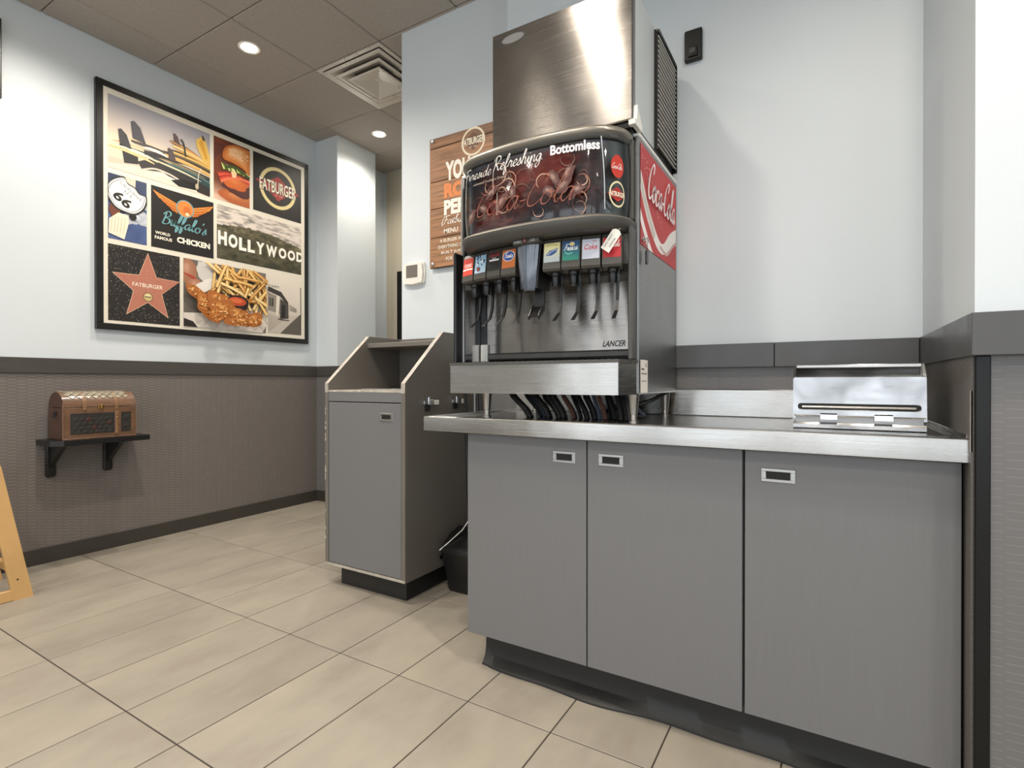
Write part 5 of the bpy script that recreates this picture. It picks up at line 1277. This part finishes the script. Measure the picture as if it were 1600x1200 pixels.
t = thing('thermostat', (-2.147, SY, 1.64), 'white wall thermostat with a grey screen, left of the wooden sign', 'thermostat')
pr = [(-2.228, 1.66), (-2.222, 1.652), (-2.147, 1.644), (-2.072, 1.652), (-2.066, 1.66), (-2.060, 1.715), (-2.066, 1.772), (-2.072, 1.780), (-2.147, 1.786), (-2.222, 1.780), (-2.228, 1.772), (-2.234, 1.715)]
MB().prism(pr, 1, SY - .012, SY).prism([((x + 2.147) * .9 - 2.147, (z - 1.715) * .92 + 1.715) for x, z in pr], 1, SY - .026, SY - .012).build('case', M['whitepl'], t, smooth=0)
MB().cbox(-2.196, -2.107, SY - .0275, SY - .026, 1.690, 1.765, .0005).build('screen', M['screen'], t, smooth=0)

# =================================================================== WASTE CABINET
TX0, TX1, TY0, TY1 = -2.264, -1.708, 1.885, 2.445
tc_ = thing('waste_cabinet', ((TX0 + TX1) / 2, 2.16, 0), 'tall grey waste cabinet with an open sloped top and one door', 'waste cabinet')
outl = [(TY0, .104), (TY1, .104), (TY1, 1.318), (TY0 + .29, 1.318), (TY0, 1.052)]
for xa, xb in ((TX0, TX0 + .024), (TX1 - .024, TX1)):
    MB().prism(outl, 0, xa, xb).build('side_panel', M['lam2'], tc_, smooth=0)
    e = MB()
    for (a, b) in ((outl[3], outl[2]), (outl[4], outl[3]), ((TY0, 1.005), outl[4])):
        dy, dz = b[0] - a[0], b[1] - a[1]; l = math.hypot(dy, dz); nx, nz = dz / l * -.0012, dy / l * .0012
        if b == outl[4]: nx, nz = -.0012, 0
        e.add([(x, a[0] + s * nx, a[1] + s * nz) for s in (0, 1) for x in (xa, xb)] + [(x, b[0] + s * nx, b[1] + s * nz) for s in (0, 1) for x in (xa, xb)], [(2, 3, 7, 6), (0, 1, 3, 2), (4, 6, 7, 5), (0, 2, 6, 4), (1, 5, 7, 3)])
    e.build('edge_band', M['lam_edge'], tc_, smooth=0, label='worn pale edge banding')
MB().box(TX0 + .024, TX1 - .024, TY1 - .02, TY1, .104, 1.318).build('back_panel', M['lam2'], tc_, smooth=0)
MB().cbox(TX0 + .024, TX1 - .024, TY0 + .275, TY1 - .02, 1.252, 1.278, .002).build('top_shelf', M['lam2'], tc_, smooth=0)
MB().cbox(TX0 + .024, TX1 - .024, TY0 + .002, TY0 + .02, .960, 1.008, .001).build('front_rail', M['lam'], tc_, smooth=0)
# deck with a chute opening
hx0, hx1, hy0, hy1 = TX0 + .14, TX1 - .14, TY0 + .14, TY0 + .42
dk = MB().box(TX0 + .024, TX1 - .024, TY0 + .001, hy0, 1.008, 1.018).box(TX0 + .024, TX1 - .024, hy1, TY1 - .02, 1.008, 1.018).box(TX0 + .024, hx0, hy0, hy1, 1.008, 1.018).box(hx1, TX1 - .024, hy0, hy1, 1.008, 1.018)
dko = dk.build('deck', M['lam_edge'], tc_, smooth=0)
MB().cbox(hx0 - .012, hx0, hy0 - .012, hy1 + .012, 1.018, 1.024, .001).cbox(hx1, hx1 + .012, hy0 - .012, hy1 + .012, 1.018, 1.024, .001).cbox(hx0, hx1, hy0 - .012, hy0, 1.018, 1.024, .001).cbox(hx0, hx1, hy1, hy1 + .012, 1.018, 1.024, .001).build('chute_rim', M['satin'], dko, smooth=0)
MB().box(TX0 + .024, TX1 - .024, TY0 + .022, TY1 - .02, .104, .12).build('bottom', M['lam2'], tc_, smooth=0)
MB().box(TX0 + .001, TX1 - .001, TY0 - .0008, TY0 + .022, .104, .116).build('bottom_edge', M['lam_edge'], tc_, smooth=0)
d = MB().cbox(TX0 + .028, TX1 - .027, TY0 + .0005, TY0 + .02, .120, .955, .0015).build('door', M['lam'], tc_, smooth=0)
pull(d, -1.872, -1.786, .869, .908, TY0 + .0005)
MB().cbox(TX0 + .07, TX1 - .035, TY0 + .045, TY1 - .02, 0, .104, .002).build('plinth', M['rubber'], tc_, smooth=0)
mb = MB()
rr_ = random.Random(9)
for k in range(14):
    z = .15 + rr_.random() * .85; hh_ = .01 + .035 * rr_.random(); mb.add([(TX0 + .0, TY0 - .0014, z), (TX0 + .007 + .006 * rr_.random(), TY0 - .0014, z + hh_ * .3), (TX0 + .004, TY0 - .0014, z + hh_), (TX0, TY0 - .0014, z + hh_)], [(0, 1, 2, 3)])
o = mb.build('chipped_laminate', M['lam_edge'], tc_, smooth=0); o['kind'] = 'stuff'
# broom clips screwed to the right side
def clip(yc, label):
    c = MB().cbox(TX1, TX1 + .003, yc - .055, yc + .055, .947, .965, .001).build('broom_clip', M['chrome'], tc_, smooth=0, label=label)
    MB().cbox(TX1 + .003, TX1 + .028, yc - .052, yc - .040, .948, .985, .002).build('clip_arm', M['chrome'], c, smooth=0)
    MB().cbox(TX1 + .003, TX1 + .024, yc - .038, yc + .0, .944, .972, .003).build('clip_cam', M['satin'], c, smooth=0)
    MB().cbox(TX1 + .003, TX1 + .012, yc + .020, yc + .052, .944, .968, .002).build('clip_tab', M['white_t'], c, smooth=0)
    MB().cbox(TX1 + .001, TX1 + .012, yc - .05, yc - .02, .915, .946, .002).build('clip_pad', M['blackpl'], c, smooth=0)
clip(2.075, 'chrome broom clip, empty'); clip(2.305, 'chrome broom clip near the wall')

# =================================================================== BROOM AND DUSTPAN IN THE GAP
dp = thing('lobby_dustpan', (-1.58, 2.10, 0), 'black upright dustpan on the floor between the waste cabinet and base cabinet', 'dustpan')
# hollow scoop standing on its heel
W0, W1 = -1.690, -1.43
yb_ = 2.165
prof = [(yb_ - .03, 0.0), (yb_ + .10, 0.0), (yb_ + .12, .04), (yb_ + .115, .30), (yb_ + .02, .27), (yb_ - .045, .225), (yb_ - .055, .20)]
mb = MB(); k = len(prof)
sect = [(W0, 1.0), (W0 + .012, 1.0), (W1 - .012, 1.0), (W1, 1.0)]
mb.prism(prof, 0, W0 + .004, W1)
mb.v = [(W1 + (x - W1) * (.84 + .16 * min(1, z / .25)), y, z) for x, y, z in mb.v]
o = mb.build('pan', M['blackpl'], dp, smooth=0)
o.modifiers.new('b', 'BEVEL').width = .012; o.modifiers['b'].segments = 3
MB().tube([(W0 + .006, yb_ - .05, .205), (W0 + .05, yb_ - .02, .25), (W0 + .09, yb_ + .03, .30), (W0 + .12, yb_ + .06, .36)], .006, 8).build('bail', M['legsteel'], dp)
MB().lathe([(.012, W0 + .004), (.012, W0 - .002), (.006, W0 - .003)], yb_ - .03, .165, 14, axis=0).build('pivot', M['blackpl'], dp)
hx_ = -1.602
MB().tube([(W0 + .12, yb_ + .06, .34), (-1.600, yb_ + .085, .42), (-1.672, 2.315, 1.04)], .0085, 12).build('handle', M['blackpl'], dp)
bm_ = thing('broom', (-1.56, 2.33, 0), 'black-handled broom standing behind the upright dustpan', 'broom')
MB().tube([(-1.56, 2.33, .26), (-1.645, 2.375, 1.22)], .0095, 12).build('handle', M['blackpl'], bm_)
MB().cbox(-1.68, -1.44, 2.31, 2.35, .20, .26, .012).build('head', M['blackpl'], bm_, smooth=0)
mb = MB(); br = random.Random(2)
for k in range(140):
    x = -1.675 + .23 * br.random(); y_ = 2.315 + .03 * br.random(); dx = (x + 1.56) * .12 + br.uniform(-.004, .004)
    mb.add([(x - .001, y_, .205), (x + .001, y_, .205), (x + dx + .001, y_ + .002, .001), (x + dx - .001, y_ + .002, .001)], [(0, 1, 2, 3)])
o = mb.build('bristles', M['rail'], bm_, smooth=0, recalc=False); o['kind'] = 'stuff'
